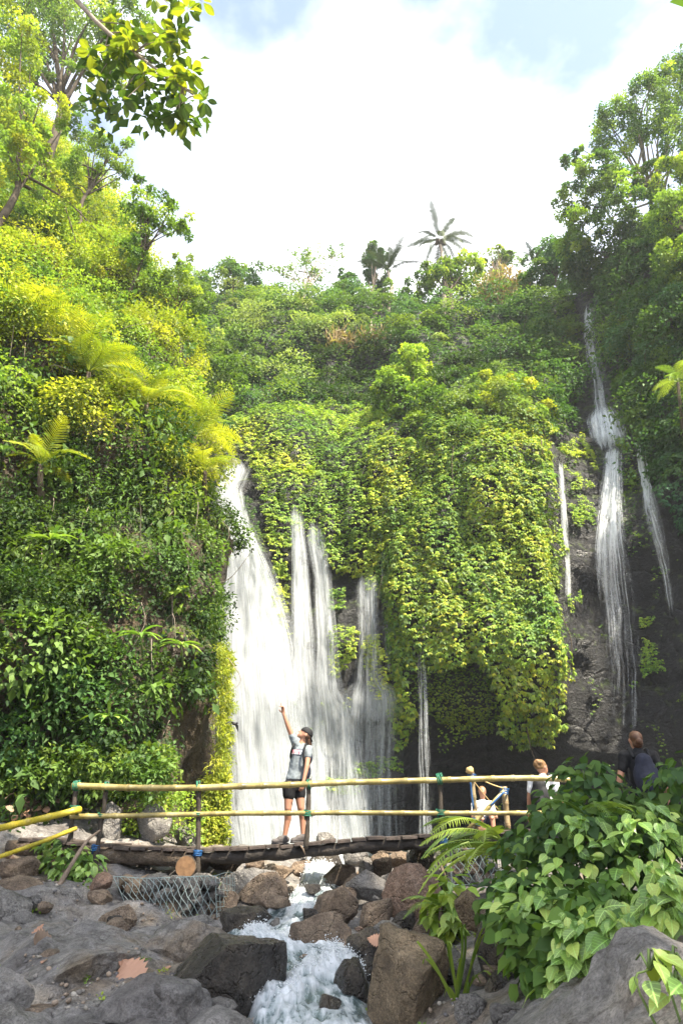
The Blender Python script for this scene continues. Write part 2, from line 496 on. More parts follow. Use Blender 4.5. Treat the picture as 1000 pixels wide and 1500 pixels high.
# ------------------------------------------------------------------ surfaces that can be sampled
class Sheet:
    def __init__(s, G):                     # G: (nu,nv,3)
        s.G = G
        nu, nv, _ = G.shape
        du = np.gradient(G, axis=0); dv = np.gradient(G, axis=1)
        s.N = unit(np.cross(du, dv))
        a, b, c, d = G[:-1, :-1], G[1:, :-1], G[1:, 1:], G[:-1, 1:]
        s.area = .5 * (np.linalg.norm(np.cross(b - a, c - a), axis=2) + np.linalg.norm(np.cross(c - a, d - a), axis=2))
    def flip(s, towards):
        m = s.G.shape[0] // 2, s.G.shape[1] // 2
        if s.N[m] @ np.asarray(towards, float) < 0: s.N = -s.N
        return s
    def sample(s, per_m2, weight=None):
        """weight: function of (px,py) per cell centre -> 0..1"""
        w = s.area.copy()
        cc = s.G[:-1, :-1] * .5 + s.G[1:, 1:] * .5
        px, py, d = pix(cc)
        w = w * ((px > -110) & (px < 1110) & (py > -110) & (py < 1300))
        if weight is not None: w = w * weight(px, py)
        n = int(w.sum() * per_m2)
        if n <= 0: return np.zeros((0, 3)), np.zeros((0, 3))
        idx = rng.choice(w.size, n, p=(w / w.sum()).ravel())
        i, j = np.unravel_index(idx, w.shape)
        f, g = rng.random(n)[:, None], rng.random(n)[:, None]
        def lerp(A):
            return (A[i, j] * (1 - f) + A[i + 1, j] * f) * (1 - g) + (A[i, j + 1] * (1 - f) + A[i + 1, j + 1] * f) * g
        return lerp(s.G), unit(lerp(s.N))
    def mesh(s, name):
        nu, nv, _ = s.G.shape
        return mesh_np(name, s.G.reshape(-1, 3), grid_faces(nu, nv))

# ---------- ground: streambed, banks, valley floor
gp = []
for px, py, Y in [(0, 1500, 5.6), (120, 1500, 5.6), (250, 1500, 5.8), (340, 1500, 5.9), (0, 1420, 7.0), (100, 1400, 7.4), (200, 1385, 8.0), (280, 1420, 7.4),
                  (0, 1330, 8.9), (90, 1330, 9.2), (0, 1265, 10.8), (60, 1262, 11), (130, 1300, 10), (250, 1300, 10.5), (0, 1195, 13), (100, 1195, 13.6), (200, 1222, 14), (290, 1240, 15),
                  (460, 1510, 6.0), (430, 1405, 7.8), (440, 1350, 9.4), (470, 1298, 11.5), (480, 1268, 14), (470, 1252, 17),
                  (560, 1510, 6.0), (650, 1505, 5.8), (760, 1500, 5.0), (600, 1352, 9.4), (650, 1300, 11),
                  (850, 1420, 5.0), (1000, 1420, 3.4), (1000, 1520, 2.4), (900, 1510, 3.0)]:
    gp.append(P(px, py, Y))
for x, y, z in [(4, 9.5, -.5), (3.2, 12, -.55), (8, 10, -.2), (6, 15, -.5), (6, 20, -.6), (0, 20, -.75), (-2, 22, -.75), (2, 25, -.75), (12, 20, .5), (0, 0, -1.65), (0, 3, -1.5), (-3, 2, -1.3),
                (3, 0, -1.0), (-8, 5, -.5), (-9, 10, .3), (-14, 0, .5), (12, 5, .6), (12, -3, .6), (0, -8, -1.8), (-14, 14, 1.5), (-12, -10, 1), (14, -10, 1), (0, 30, -.5), (10, 28, 0), (-10, 26, 0)]:
    gp.append(np.array((x, y, z + EYE)))
gp = np.array(gp)
ground_z = TPS(gp[:, :2], gp[:, 2], .02)
def gz(x, y):
    return float(ground_z([(x, y)])[0])
near = np.arange(-14, 14.01, .07)
xs = np.concatenate([-np.geomspace(110, 14.4, 20), near[(near > -9) & (near < 9)] if False else np.arange(-14, 14.01, .09), np.geomspace(14.4, 110, 20)])
ys = np.concatenate([-np.geomspace(90, 3, 22), np.arange(-2.5, 17, .09), np.arange(17, 32, .35), np.geomspace(33, 130, 14)])
GX, GY = np.meshgrid(xs, ys, indexing='ij')
q = np.stack([GX.ravel(), GY.ravel()], 1)
inner = (np.abs(q[:, 0]) < 15) & (q[:, 1] > -11) & (q[:, 1] < 31)
qc = np.stack([q[:, 0].clip(-14, 14), q[:, 1].clip(-10, 30)], 1)
GZ = np.concatenate([ground_z(qc[k:k + 20000]) for k in range(0, len(qc), 20000)])
cx = np.interp(q[:, 1], [5, 6, 7.8, 8.7, 9.4, 10.2, 11.2, 14, 17.5], [-.25, -.2, -.45, -.85, -.6, -.45, -.35, -.3, -.3])
GZ = GZ - .22 * np.exp(-((q[:, 0] - cx) / .75) ** 2) * (q[:, 1] > -2) * (q[:, 1] < 18)
p3 = np.stack([q[:, 0], q[:, 1], GZ], 1)
leftness = np.clip((-.6 - q[:, 0] - .08 * q[:, 1]) / 1.2, 0, 1) * inner
ledge = fbm(p3 * np.array((.9, .9, 0)) + 3.1, 4, 21)
step = np.round(ledge * 3.2) / 3.2                        # stepped, slabby bedrock
rough = .20 * (step * .3 + ledge * .7) * leftness + .07 * fbm(p3 * 1.7, 4, 5) + .03 * fbm(p3 * 6, 3, 8)
GZ = GZ + rough * np.where(inner, 1, .2)
ground = Sheet(np.stack([GX, GY, GZ.reshape(GX.shape)], 2))
ground_mesh = ground.mesh('ground')
ground_o = tag(link('ground', ground_mesh, MAT['bedrock']), 'grey brown bedrock and earth of the gorge floor', None, kind='structure')
ground.flip((0, 0, 1))

# ---------- back cliff and right wall as one lofted face
wp = [
 (320,1240,24),(450,1240,24),(560,1240,25),(700,1240,27),(830,1240,26.5),(1000,1240,24.5),
 (330,1120,24),(450,1120,24.2),(560,1120,24.5),(640,1120,25.5),(700,1115,25.8),(780,1115,24.5),(850,1120,24),(1000,1120,23),
 (340,1000,24),(450,1000,24.2),(540,1000,24.2),(600,1000,23.9),(680,1000,23.4),(760,1000,22.5),(830,1000,22.9),(880,1000,23.4),(1000,1000,22.8),
 (340,850,24.4),(440,850,24.7),(520,850,24.2),(600,850,23.2),(700,850,22.6),(780,850,22.5),(825,850,23),(860,850,23.6),(920,850,23.8),(1000,850,22.6),
 (340,700,25.6),(450,700,25.3),(550,700,24.6),(620,700,23.6),(720,700,23),(800,700,23.3),(840,700,24.4),(900,700,25),(950,700,24.2),(1000,690,22),
 (340,620,27.4),(450,620,27.2),(550,620,27.2),(620,620,24.6),(720,620,24),(800,620,25),(870,625,26.6),(930,620,25),(1000,600,22),
 (340,560,30),(450,560,31.2),(550,560,31.2),(630,560,27.5),(720,565,26.6),(800,560,28),(870,560,28),(930,550,25.5),(1000,520,22.4),
 (300,500,33),(450,500,31.6),(550,500,31),(650,500,30),(750,500,30),(860,500,28.6),(930,480,26),(1000,430,23),
 (300,430,37),(450,430,38),(600,430,36),(700,430,34.5),(780,430,32.5),(860,440,29.6),(930,400,27.5),(1000,330,24),
 (200,1000,25.5),(200,800,27),(200,600,31),(150,450,36),(1150,1000,19),(1150,700,19),(1150,450,20),(1120,300,23),(300,380,43),(500,375,44),(650,375,41),(780,375,38),(880,340,33),(980,230,29)]
wpts = np.array([P(*w) for w in wp])
wall_Y = TPS(wpts[:, [0, 2]], wpts[:, 1], .05)
rim = np.array([P(*w) for w in [(-60, 440, 40), (200, 452, 38), (300, 450, 36.5), (400, 455, 37), (500, 458, 36.5), (600, 452, 35.2), (680, 440, 34.2), (760, 432, 32.8), (830, 425, 31), (880, 400, 29.2), (930, 360, 27.8), (1000, 300, 25.2), (1150, 230, 26)]])
o_ = np.argsort(rim[:, 0]); rim = rim[o_]
def rim_z(x): return np.interp(x, rim[:, 0], rim[:, 2])
wx = np.arange(-24, 27.01, .2)
wt = np.arange(.2, 66.01, .2)
WX, WT = np.meshgrid(wx, wt, indexing='ij')
RZ = rim_z(WX)
over = np.maximum(WT - RZ, 0)
WZ = np.minimum(WT, RZ) + over * .06
qq = np.stack([WX.ravel(), np.minimum(WT, RZ).ravel()], 1)
WY = np.concatenate([wall_Y(qq[k:k + 8000]) for k in range(0, len(qq), 8000)]).reshape(WX.shape) + over * 2.2
p3 = np.stack([WX, WY, WZ], 2)
lump = fbm(p3 * .28, 3, 31) * .55 + fbm(p3 * np.array((.9, .9, .9)), 4, 35) * .22
sn = fbm(p3 * np.array((.22, .22, 1.15)) + np.array((0, 0, .02)) * WX[..., None], 4, 41)
strata_n = np.round(sn * 3.5) / 3.5 * .12 + sn * .2 + fbm(p3 * np.array((2.0, 2.0, 3.5)), 4, 44) * .10
wall_px, wall_py, _ = pix(p3)
ROCK_R = [(812, 640), (845, 605), (848, 440), (876, 440), (890, 560), (930, 600), (955, 690), (985, 780), (1200, 800), (1200, 1250), (820, 1250), (838, 980), (825, 800)]
is_rock = in_poly(wall_px, wall_py, ROCK_R) | (wall_py > 1040) | ((wall_px < 570) & (wall_py > 700))
lump = np.where(is_rock, lump * .45 + strata_n, lump)
WY = WY + lump
cliff = Sheet(np.stack([WX, WY, WZ], 2)).flip((0, -1, .3))
cliff.area = cliff.area * (WT < RZ + 3.0)[:-1, :-1]          # nothing is sampled on the unseen plateau
cliff_o = tag(link('cliff', cliff.mesh('cliff'), MAT['cliff_rock']), 'dark basalt cliff closing the gorge behind the falls', None, kind='structure')

def wall_point(px, py, out=0.0):
    """where the sight line through a photograph position meets the cliff (fixed-point search)"""
    Y = 26.0
    for _ in range(14):
        p = P(px, py, Y)
        Yn = float(wall_Y([(p[0], min(p[2], float(rim_z(p[0]))))])[0]) + max(p[2] - float(rim_z(p[0])), 0) * 2.2
        Y = .5 * Y + .5 * Yn
    return P(px, py, Y - out)

# ---------- left spur
rows = [
 (1290, [(0,13),(100,14),(200,14.5),(270,15),(318,15.5),(324,19)]),
 (1200, [(0,13),(100,14),(200,14.5),(270,15),(316,15.5),(322,19)]),
 (1050, [(0,13.2),(100,14),(200,14.3),(270,14.7),(316,15.3),(324,19)]),
 (900,  [(0,13.3),(100,14),(200,14.3),(280,14.8),(324,15.8),(328,19)]),
 (750,  [(0,13.6),(100,14.4),(200,15),(265,15.6),(314,16.6),(318,20)]),
 (620,  [(0,14),(100,15),(180,16),(245,17),(298,18),(305,21)]),
 (500,  [(0,14.6),(80,16),(160,17.5),(215,19),(255,20.5),(260,24)]),
 (400,  [(0,15.5),(60,17),(110,19),(160,21),(195,23),(200,27)]),
 (300,  [(-40,17),(20,19),(70,21),(100,23),(125,25),(125,29)]),
 (200,  [(-120,19),(-60,21),(-10,23),(25,25),(45,27),(45,30)]),
 (110,  [(-260,22),(-190,24),(-120,26),(-90,28),(-70,30),(-70,33)])]
S = []
for py, nodes in rows:
    nodes = [(px - (44 if py > 840 else 26) * min(max((px - 180) / 90, 0), 1), Y) for px, Y in nodes]
    r = [P(px, py, Y) for px, Y in nodes]
    r = [r[0] + np.array((-9, -11, 0)), r[0] + np.array((-3.5, -3.5, 0))] + r + [r[-1] + np.array((-8, 4, 0))]
    S.append(spline(r, 110))
S = np.array(S)
S = np.stack([spline(S[:, k], 120) for k in range(S.shape[1])], 0)      # (110,120,3)
spur = Sheet(S).flip((.5, -1, .3))
S = S + spur.N * (fbm(S * .45, 3, 51) * .75 + fbm(S * 1.6, 4, 55) * .18)[..., None]
spur = Sheet(S).flip((.5, -1, .3))
sd = unit(spur.G - np.array((0, 0, EYE)))
spur.area = spur.area * ((spur.N * sd).sum(2) < .25)[:-1, :-1]      # nor on the far side of the spur
spur_o = tag(link('rock_spur', spur.mesh('rock_spur'), MAT['cliff_earth']), 'steep earthy rock spur of the gorge on the left', None, kind='structure')
# ------------------------------------------------------------------ water
def water_mat(name, streak=(30, 1.6), lo=.38, hi=.62, rgb=(.66, .69, .71), seed=0.0, cap=.62):
    m, n, l, b = new_mat(name)
    uv = n.new('ShaderNodeUVMap')
    mp = n.new('ShaderNodeMapping'); mp.inputs['Scale'].default_value = (streak[0], streak[1], 1); mp.inputs['Location'].default_value = (seed, seed * 1.7, 0)
    l.new(uv.outputs['UV'], mp.inputs['Vector'])
    n1 = noise_node(n, l, 1.0, 6, .62, mp.outputs['Vector'], .35)
    geo = n.new('ShaderNodeNewGeometry')
    n2 = noise_node(n, l, 9, 5, .7, geo.outputs['Position'])
    den = n.new('ShaderNodeAttribute'); den.attribute_name = 'dens'
    a1 = n.new('ShaderNodeMath'); a1.operation = 'MULTIPLY_ADD'; a1.inputs[1].default_value = .2
    l.new(n2.outputs['Fac'], a1.inputs[0]); l.new(n1.outputs['Fac'], a1.inputs[2])
    a2 = n.new('ShaderNodeMath'); a2.operation = 'ADD'; l.new(a1.outputs[0], a2.inputs[0]); l.new(den.outputs['Fac'], a2.inputs[1])
    mr = n.new('ShaderNodeMapRange'); mr.interpolation_type = 'SMOOTHSTEP'
    mr.inputs['From Min'].default_value = lo + .10; mr.inputs['From Max'].default_value = hi + .10
    l.new(a2.outputs[0], mr.inputs['Value'])
    b.inputs['Base Color'].default_value = (*rgb, 1); b.inputs['Roughness'].default_value = .5
    b.inputs['Specular IOR Level'].default_value = .3
    tr = n.new('ShaderNodeBsdfTranslucent'); tr.inputs['Color'].default_value = (*rgb, 1)
    mx0 = n.new('ShaderNodeMixShader'); mx0.inputs['Fac'].default_value = .4
    l.new(b.outputs['BSDF'], mx0.inputs[1]); l.new(tr.outputs['BSDF'], mx0.inputs[2])
    tp = n.new('ShaderNodeBsdfTransparent')
    mx = n.new('ShaderNodeMixShader')
    mr.inputs['To Max'].default_value = cap
    l.new(mr.outputs['Result'], mx.inputs['Fac']); l.new(tp.outputs['BSDF'], mx.inputs[1]); l.new(mx0.outputs['Shader'], mx.inputs[2])
    l.new(mx.outputs['Shader'], n['Material Output'].inputs['Surface'])
    return m
for k in range(4):
    water_mat(f'falling_water_{k}', ((30, 14, 55, 84)[k], (.35, .22, .6, 1.0)[k]), .24, .74, seed=3.7 * k, cap=.63)
    water_mat(f'thin_water_{k}', ((26, 12, 44, 66)[k], (.5, .35, .8, 1.2)[k]), .30, .66, (.8, .83, .85), seed=1.3 + 2.9 * k, cap=.7)

def wall_Y_fast(x, z):
    q = np.stack([x.ravel(), np.minimum(z, rim_z(x)).ravel()], 1)
    i = ((q[:, 0] - wx[0]) / .2).clip(0, len(wx) - 2); j = ((q[:, 1] - wt[0]) / .2).clip(0, len(wt) - 2)
    i0, j0 = i.astype(int), j.astype(int); fi, fj = i - i0, j - j0
    A = cliff.G[..., 1]
    r = (A[i0, j0] * (1 - fi) + A[i0 + 1, j0] * fi) * (1 - fj) + (A[i0, j0 + 1] * (1 - fi) + A[i0 + 1, j0 + 1] * fi) * fj
    return r.reshape(x.shape)

def waterfall(name, edges, dens, label, layers=4, mat='falling_water', out=(.1, .24, .38, .52), group=None, nu=40, nv=110, free=False, rag=.0):
    """edges: (py, left, right[, density]) rows down the cliff; sheets of water that follow the rock"""
    E = np.array([e if len(e) == 4 else (*e, dens) for e in edges], float)
    pyv = np.linspace(E[0, 0], E[-1, 0], nv)
    Lx = np.interp(pyv, E[:, 0], E[:, 1]); Rx = np.interp(pyv, E[:, 0], E[:, 2]); De = np.interp(pyv, E[:, 0], E[:, 3])
    nu = max(14, int(nu * .6))
    # mean cliff distance row by row, so the sheet is a world surface
    root = empty(name, wall_point((Lx[-1] + Rx[-1]) / 2, pyv[-1]), label, 'waterfall', group)
    lip = wall_point((Lx[0] + Rx[0]) / 2, pyv[0])
    for k in range(layers):
        u = np.linspace(0, 1, nu)
        PX = Lx[:, None] * (1 - u) + Rx[:, None] * u
        PX = PX + (u - .5)[None] * (Rx - Lx)[:, None] * .1 * (k - 1) + (2.0 * vnoise(np.stack([pyv / 55., pyv * 0, pyv * 0 + k], 1), 15))[:, None]
        PY = np.repeat(pyv[:, None], nu, 1)
        Y = np.full(PX.shape, lip[1])
        for _ in range(12):
            uu, vv = (PX - 500) / 1000, (750 - PY) / 1000
            t = Y / (CP - SP * vv)
            X, Z = uu * t, EYE + (SP + CP * vv) * t
            Y = .5 * Y + .5 * (wall_Y_fast(X, Z))
        if free:
            Y = np.minimum(Y, lip[1] - .2)
        for _ in range(10):                                   # water cannot follow every notch
            Y[1:-1] = np.minimum(Y[1:-1], .5 * (Y[:-2] + Y[2:]) )
        Ys = Y.copy()
        for _ in range(60):
            Ys[1:-1] = .25 * Ys[:-2] + .5 * Ys[1:-1] + .25 * Ys[2:]
            Ys[:, 1:-1] = .25 * Ys[:, :-2] + .5 * Ys[:, 1:-1] + .25 * Ys[:, 2:]
        Y = Ys - np.maximum((Ys - Y).max(1, keepdims=True), 0) * .35
        for _ in range(20): Y[1:-1] = .25 * Y[:-2] + .5 * Y[1:-1] + .25 * Y[2:]
        X, Z = (PX - 500) / 1000 * Y / (CP - SP * (750 - PY) / 1000), EYE + (SP + CP * (750 - PY) / 1000) * Y / (CP - SP * (750 - PY) / 1000)
        G = np.stack([X, Y - out[k], Z], 2)
        G[..., 1] -= .12 * fbm(G * np.array((2.5, 1, .5)), 3, 60 + k) + .04 * fbm(G * np.array((8, 1, 2)), 2, 66 + k)
        me = mesh_np(name, G.reshape(-1, 3), grid_faces(nv, nu))
        uvl = me.uv_layers.new(name='UVMap')
        wid = np.mean(Rx - Lx) / 100
        UV = np.stack([np.repeat((u * wid)[None], nv, 0), np.repeat(((pyv - pyv[0]) / 100)[:, None], nu, 1)], 2).reshape(-1, 2)
        li = np.empty(len(me.loops), np.int32); me.loops.foreach_get('vertex_index', li)
        uvl.data.foreach_set('uv', UV[li].astype(np.float32).ravel())
        edge = np.clip(np.minimum(u, 1 - u) / .28, 0, 1)
        D = De[:, None] - .32 * (1 - edge)[None] - .06 * k
        D = D - .35 * np.clip(1 - (pyv - pyv[0]) / 26, 0, 1)[:, None] ** 1.5 * (1 + .6 * vnoise(np.stack([u * 9, u * 0, u * 0 + k], 1), 8))[None]
        if pyv[-1] < 1200: D = D - .5 * np.clip(1 - (pyv[-1] - pyv) / 30, 0, 1)[:, None] ** 1.3
        at = me.attributes.new('dens', 'FLOAT', 'POINT'); at.data.foreach_set('value', D.ravel().astype(np.float32))
        link('water_sheet', me, MAT[f'{mat}_{k}'], root)
    return root

waterfall('waterfall', [(664, 328, 352, -.06), (690, 322, 372, -.02), (720, 316, 356, .14), (760, 320, 366, .2), (800, 324, 380, .24), (850, 322, 402, .25), (900, 316, 420, .26), (950, 314, 434, .26), (1000, 316, 442, .26), (1100, 320, 452, .2), (1180, 326, 462, .2), (1246, 335, 474, .22)],
          .2, 'broad white waterfall, thickest of them, pouring down beside the left spur', nu=70)
waterfall('waterfall', [(742, 424, 446, .06), (775, 424, 448, .1), (850, 424, 456, .1), (950, 424, 466, .08), (1010, 420, 474, .08), (1060, 414, 484, .1), (1246, 418, 500, .14)],
          .1, 'white strand of water right beside the broad fall', nu=50)
waterfall('waterfall', [(762, 446, 476, .0), (800, 446, 480, .04), (850, 456, 486, .06), (950, 458, 498, .06), (1010, 456, 506, .06), (1040, 452, 526, .08), (1120, 450, 540, .05), (1246, 452, 560, .06)],
          .1, 'veil of white water directly behind and right of the pointing woman', nu=70)
waterfall('waterfall', [(836, 516, 560, .0), (880, 516, 560, .0), (940, 518, 562, -.06), (1000, 510, 572, -.04), (1012, 496, 594, .0), (1026, 490, 602, .06), (1060, 484, 606, -.02), (1120, 480, 606, -.07), (1246, 476, 612, -.08)],
          .0, 'low lacy cascade over a dark ledge in the middle of the cliff', nu=70)
waterfall('waterfall', [(770, 552, 566, -.12), (850, 552, 568, -.1), (930, 556, 574, -.12), (1010, 560, 584, -.12)],
          -.1, 'very thin pale trickle hanging in front of green vines', layers=3, mat='thin_water', nu=20)
waterfall('waterfall', [(905, 606, 626, -.10), (1000, 606, 630, -.10), (1100, 605, 634, -.09), (1190, 603, 640, -.08), (1240, 600, 646, -.06)],
          -.05, 'thin straight trickle falling free in front of the dark hollow', layers=3, mat='thin_water', nu=24, free=True)
waterfall('waterfall', [(440, 850, 866, -.02), (500, 850, 876, -.0), (560, 858, 886, -.06), (600, 864, 892, -.05), (618, 856, 908, .14), (650, 862, 914, .14), (672, 866, 916, .1)],
          0, 'slender upper waterfall dropping out of dark trees on the right', layers=4, mat='thin_water', nu=30, free=False)
waterfall('waterfall', [(648, 880, 906, .06), (700, 876, 908, .08), (760, 864, 916, .03), (800, 856, 922, -.01), (840, 850, 932, -.06), (900, 856, 944, -.13), (980, 862, 954, -.17), (1090, 860, 956, -.22)],
          0, 'white water fanning down the black rock wall on the right', layers=4, mat='thin_water', nu=44)
waterfall('waterfall', [(645, 924, 934, .08), (700, 930, 946, .08), (750, 936, 962, .0), (800, 948, 974, -.04), (860, 962, 986, -.08), (920, 972, 996, -.12)],
          0, 'narrow white rivulet on black rock nearest the right edge', layers=3, mat='thin_water', nu=20)
waterfall('waterfall', [(670, 812, 820, .02), (740, 816, 828, .04), (800, 822, 832, 0), (900, 824, 836, -.04)],
          0, 'narrow rivulet along the edge of the big vine curtain', layers=3, mat='thin_water', nu=16)

# pool at the foot of the falls
m, n, l, b = new_mat('pool_water')
b.inputs['Base Color'].default_value = (.035, .05, .045, 1); b.inputs['Roughness'].default_value = .08
no = noise_node(n, l, 5, 4, .6); bp = n.new('ShaderNodeBump'); bp.inputs['Strength'].default_value = .35; bp.inputs['Distance'].default_value = .08
geo = n.new('ShaderNodeNewGeometry'); l.new(geo.outputs['Position'], no.inputs['Vector'])
l.new(no.outputs['Fac'], bp.inputs['Height']); l.new(bp.outputs['Normal'], b.inputs['Normal'])
u, v = np.meshgrid(np.linspace(0, 1, 60), np.linspace(0, 1, 50), indexing='ij')
PG = np.stack([-6 + 19 * u, 15.6 + 14 * v, EYE - .47 + .015 * fbm(np.stack([u * 40, v * 40, u * 0], 2), 3, 3)], 2)
tag(link('pool', mesh_np('pool', PG.reshape(-1, 3), grid_faces(60, 50)), MAT['pool_water']), 'dark shallow pool at the foot of the falls', None, kind='structure')

# stream: a turbulent sheet down the boulder channel
m, n, l, b = new_mat('stream_water')
geo = n.new('ShaderNodeNewGeometry')
uvn = n.new('ShaderNodeUVMap'); mp = n.new('ShaderNodeMapping'); mp.inputs['Scale'].default_value = (9, 1.7, 1); l.new(uvn.outputs['UV'], mp.inputs['Vector'])
n1 = noise_node(n, l, 1.3, 8, .68, mp.outputs['Vector'], .8)
n2 = noise_node(n, l, 26, 4, .7, geo.outputs['Position'])
foam = n.new('ShaderNodeAttribute'); foam.attribute_name = 'foam'
a1 = n.new('ShaderNodeMath'); a1.operation = 'MULTIPLY_ADD'; a1.inputs[1].default_value = .22; l.new(n2.outputs['Fac'], a1.inputs[0]); l.new(n1.outputs['Fac'], a1.inputs[2])
a2 = n.new('ShaderNodeMath'); a2.operation = 'ADD'; l.new(a1.outputs[0], a2.inputs[0]); l.new(foam.outputs['Fac'], a2.inputs[1])
rc = ramp_node(n, l, a2.outputs[0], [(.36, (.035, .055, .055)), (.5, (.12, .16, .165)), (.6, (.3, .34, .355)), (.78, (.58, .6, .62))])
l.new(rc.outputs['Color'], b.inputs['Base Color'])
rr = n.new('ShaderNodeMapRange'); rr.inputs['From Min'].default_value = .5; rr.inputs['From Max'].default_value = .68; rr.inputs['To Min'].default_value = .06; rr.inputs['To Max'].default_value = .6
l.new(a2.outputs[0], rr.inputs['Value']); l.new(rr.outputs['Result'], b.inputs['Roughness'])
bp = n.new('ShaderNodeBump'); bp.inputs['Strength'].default_value = .45; bp.inputs['Distance'].default_value = .04
l.new(a2.outputs[0], bp.inputs['Height']); l.new(bp.outputs['Normal'], b.inputs['Normal'])
sr = [(1249, 455, 505, 17.5), (1262, 445, 505, 14.2), (1276, 440, 500, 12.8), (1300, 425, 498, 11.2), (1322, 395, 490, 10.2), (1345, 360, 470, 9.4), (1368, 315, 470, 8.7), (1392, 325, 535, 8.0), (1420, 355, 545, 7.4), (1450, 362, 550, 6.8), (1500, 352, 566, 6.0), (1620, 330, 600, 4.6), (1850, 200, 700, 3.2)]
mid = np.array([P((a + c) / 2, py, Y) for py, a, c, Y in sr]); hw = np.array([(c - a) / 2 * mpp((a + c) / 2, py, Y) for py, a, c, Y in sr])
NS, NU = 440, 100
c_ = spline(mid, NS); w_ = np.interp(np.linspace(0, 1, NS), np.linspace(0, 1, len(hw)), hw)
u = np.linspace(-1.05, 1.05, NU)
G = np.stack([c_[:, 0:1] + u * w_[:, None], np.repeat(c_[:, 1:2], NU, 1), np.repeat(c_[:, 2:3], NU, 1)], 2)
flow = G * np.array((1, .55, 0))
fl = fbm(flow * 2.2, 3, 71)
rid = 1 - np.abs(fbm(flow * 4.2 + fl[..., None] * .5, 3, 73)) * 1.6
rid2 = 1 - np.abs(fbm(flow * 11 + fl[..., None], 3, 75)) * 1.5
fine = fbm(flow * 30, 2, 79)
turb = np.clip(.55 + .6 * fl, .2, 1)
G[..., 2] += .07 * fl + (.055 * rid + .03 * rid2 + .012 * fine) * turb + .03 - .30 * (np.abs(u) ** 6)[None]
slope = -np.gradient(c_[:, 2]) / (np.abs(np.gradient(c_[:, 1])) + 1e-3)
me = mesh_np('stream', G.reshape(-1, 3), grid_faces(NS, NU))
uvl = me.uv_layers.new(name='UVMap')
arc = np.concatenate([[0], np.cumsum(np.linalg.norm(np.diff(c_, axis=0), axis=1))])
UV = np.stack([u * w_[:, None], np.repeat(arc[:, None], NU, 1)], 2).reshape(-1, 2)
li = np.empty(len(me.loops), np.int32); me.loops.foreach_get('vertex_index', li)
uvl.data.foreach_set('uv', UV[li].astype(np.float32).ravel())
at = me.attributes.new('foam', 'FLOAT', 'POINT'); at.data.foreach_set('value', (-.10 + .16 * rid + .10 * rid2 + .14 * fl.clip(-.5, .5) + .2 * slope.clip(0, .5)[:, None]).ravel().astype(np.float32))
# drops thrown up by the rapids
dv, df = ico_small = (np.array([(1, 0, 0), (-1, 0, 0), (0, 1, 0), (0, -1, 0), (0, 0, 1), (0, 0, -1)], float), np.array([(0, 2, 4), (2, 1, 4), (1, 3, 4), (3, 0, 4), (2, 0, 5), (1, 2, 5), (3, 1, 5), (0, 3, 5)]))
wgt = (np.clip(rid + .5 * fl - .35, 0, 1) ** 2 * (np.abs(u) < .9)[None]); wgt[int(NS * .8):] = 0
di = rng.choice(wgt.size, 5200, p=(wgt / wgt.sum()).ravel())
dpos = G.reshape(-1, 3)[di] + rng.standard_normal((5200, 3)) * np.array((.02, .02, .01)) + UP * (rng.exponential(.016, 5200))[:, None]
drops = Leaves(); drops.stamp((dv, df), dpos, unit(rng.standard_normal((5200, 3))), unit(rng.standard_normal((5200, 3))), .003 + .007 * rng.random(5200) ** 2, (.8, .82, .84))
plain('foam_drop', (.7, .72, .74), .4, .05)
tag(drops.build('spray_drops', None, 'foam_drop'), 'fine white drops splashing over the rapids', 'spray', kind='stuff')
tag(link('stream', me, MAT['stream_water']), 'white foaming stream tumbling between the boulders', None, kind='structure')

# ------------------------------------------------------------------ plant cover of the cliff (nobody could count it)
V_LEFT = [(332, 598), (400, 606), (470, 595), (560, 600), (575, 700), (575, 790), (555, 840), (520, 850), (480, 826), (445, 782), (424, 768), (420, 850), (424, 935), (404, 905), (394, 830), (388, 770), (384, 725), (366, 684), (345, 655)]
V_STRIP = [(344, 714), (370, 738), (388, 800), (389, 862), (372, 842), (360, 802), (347, 752)]
V_RIGHT = [(556, 655), (600, 640), (640, 612), (700, 600), (800, 600), (800, 650), (803, 720), (812, 800), (814, 900), (822, 985), (810, 1012), (820, 1055), (806, 1085), (768, 1092), (740, 1056), (735, 1000), (705, 965), (650, 975), (612, 955), (602, 1000), (596, 1092), (574, 1082), (568, 980), (565, 900), (552, 840)]
V_DIM = [(596, 950), (725, 980), (740, 1060), (700, 1072), (640, 1055), (605, 1020)]
V_SMALL = [[(484, 868), (506, 862), (506, 892), (488, 896)], [(484, 928), (520, 922), (530, 945), (502, 988), (480, 988)], [(530, 928), (560, 928), (570, 1012), (552, 1028), (538, 980)], [(540, 790), (556, 800), (552, 870), (536, 868)],
           [(520, 1118), (590, 1104), (588, 1126), (528, 1136)], [(440, 1135), (530, 1128), (528, 1160), (444, 1165)]]
V_EDGE = [(938, 612), (1200, 590), (1200, 800), (1000, 782), (984, 756), (960, 690), (942, 652)]
M_RIGHT = [[(818, 650), (850, 640), (868, 668), (866, 694), (838, 700), (820, 690)], [(836, 700), (858, 706), (872, 725), (868, 768), (838, 772), (828, 735)], [(908, 692), (930, 688), (934, 716), (924, 738), (910, 728)], [(900, 648), (922, 644), (924, 664), (904, 672)],
           [(932, 778), (942, 784), (938, 800), (930, 796)], [(940, 858), (970, 852), (972, 880), (950, 890)], [(938, 900), (968, 905), (970, 990), (942, 998)], [(920, 1000), (936, 1002), (934, 1020), (918, 1018)], [(826, 870), (842, 874), (840, 892), (828, 894)]]
def sel(*polys):
    return lambda px, py: np.any([in_poly(px, py, p) for p in polys], axis=0).astype(float)

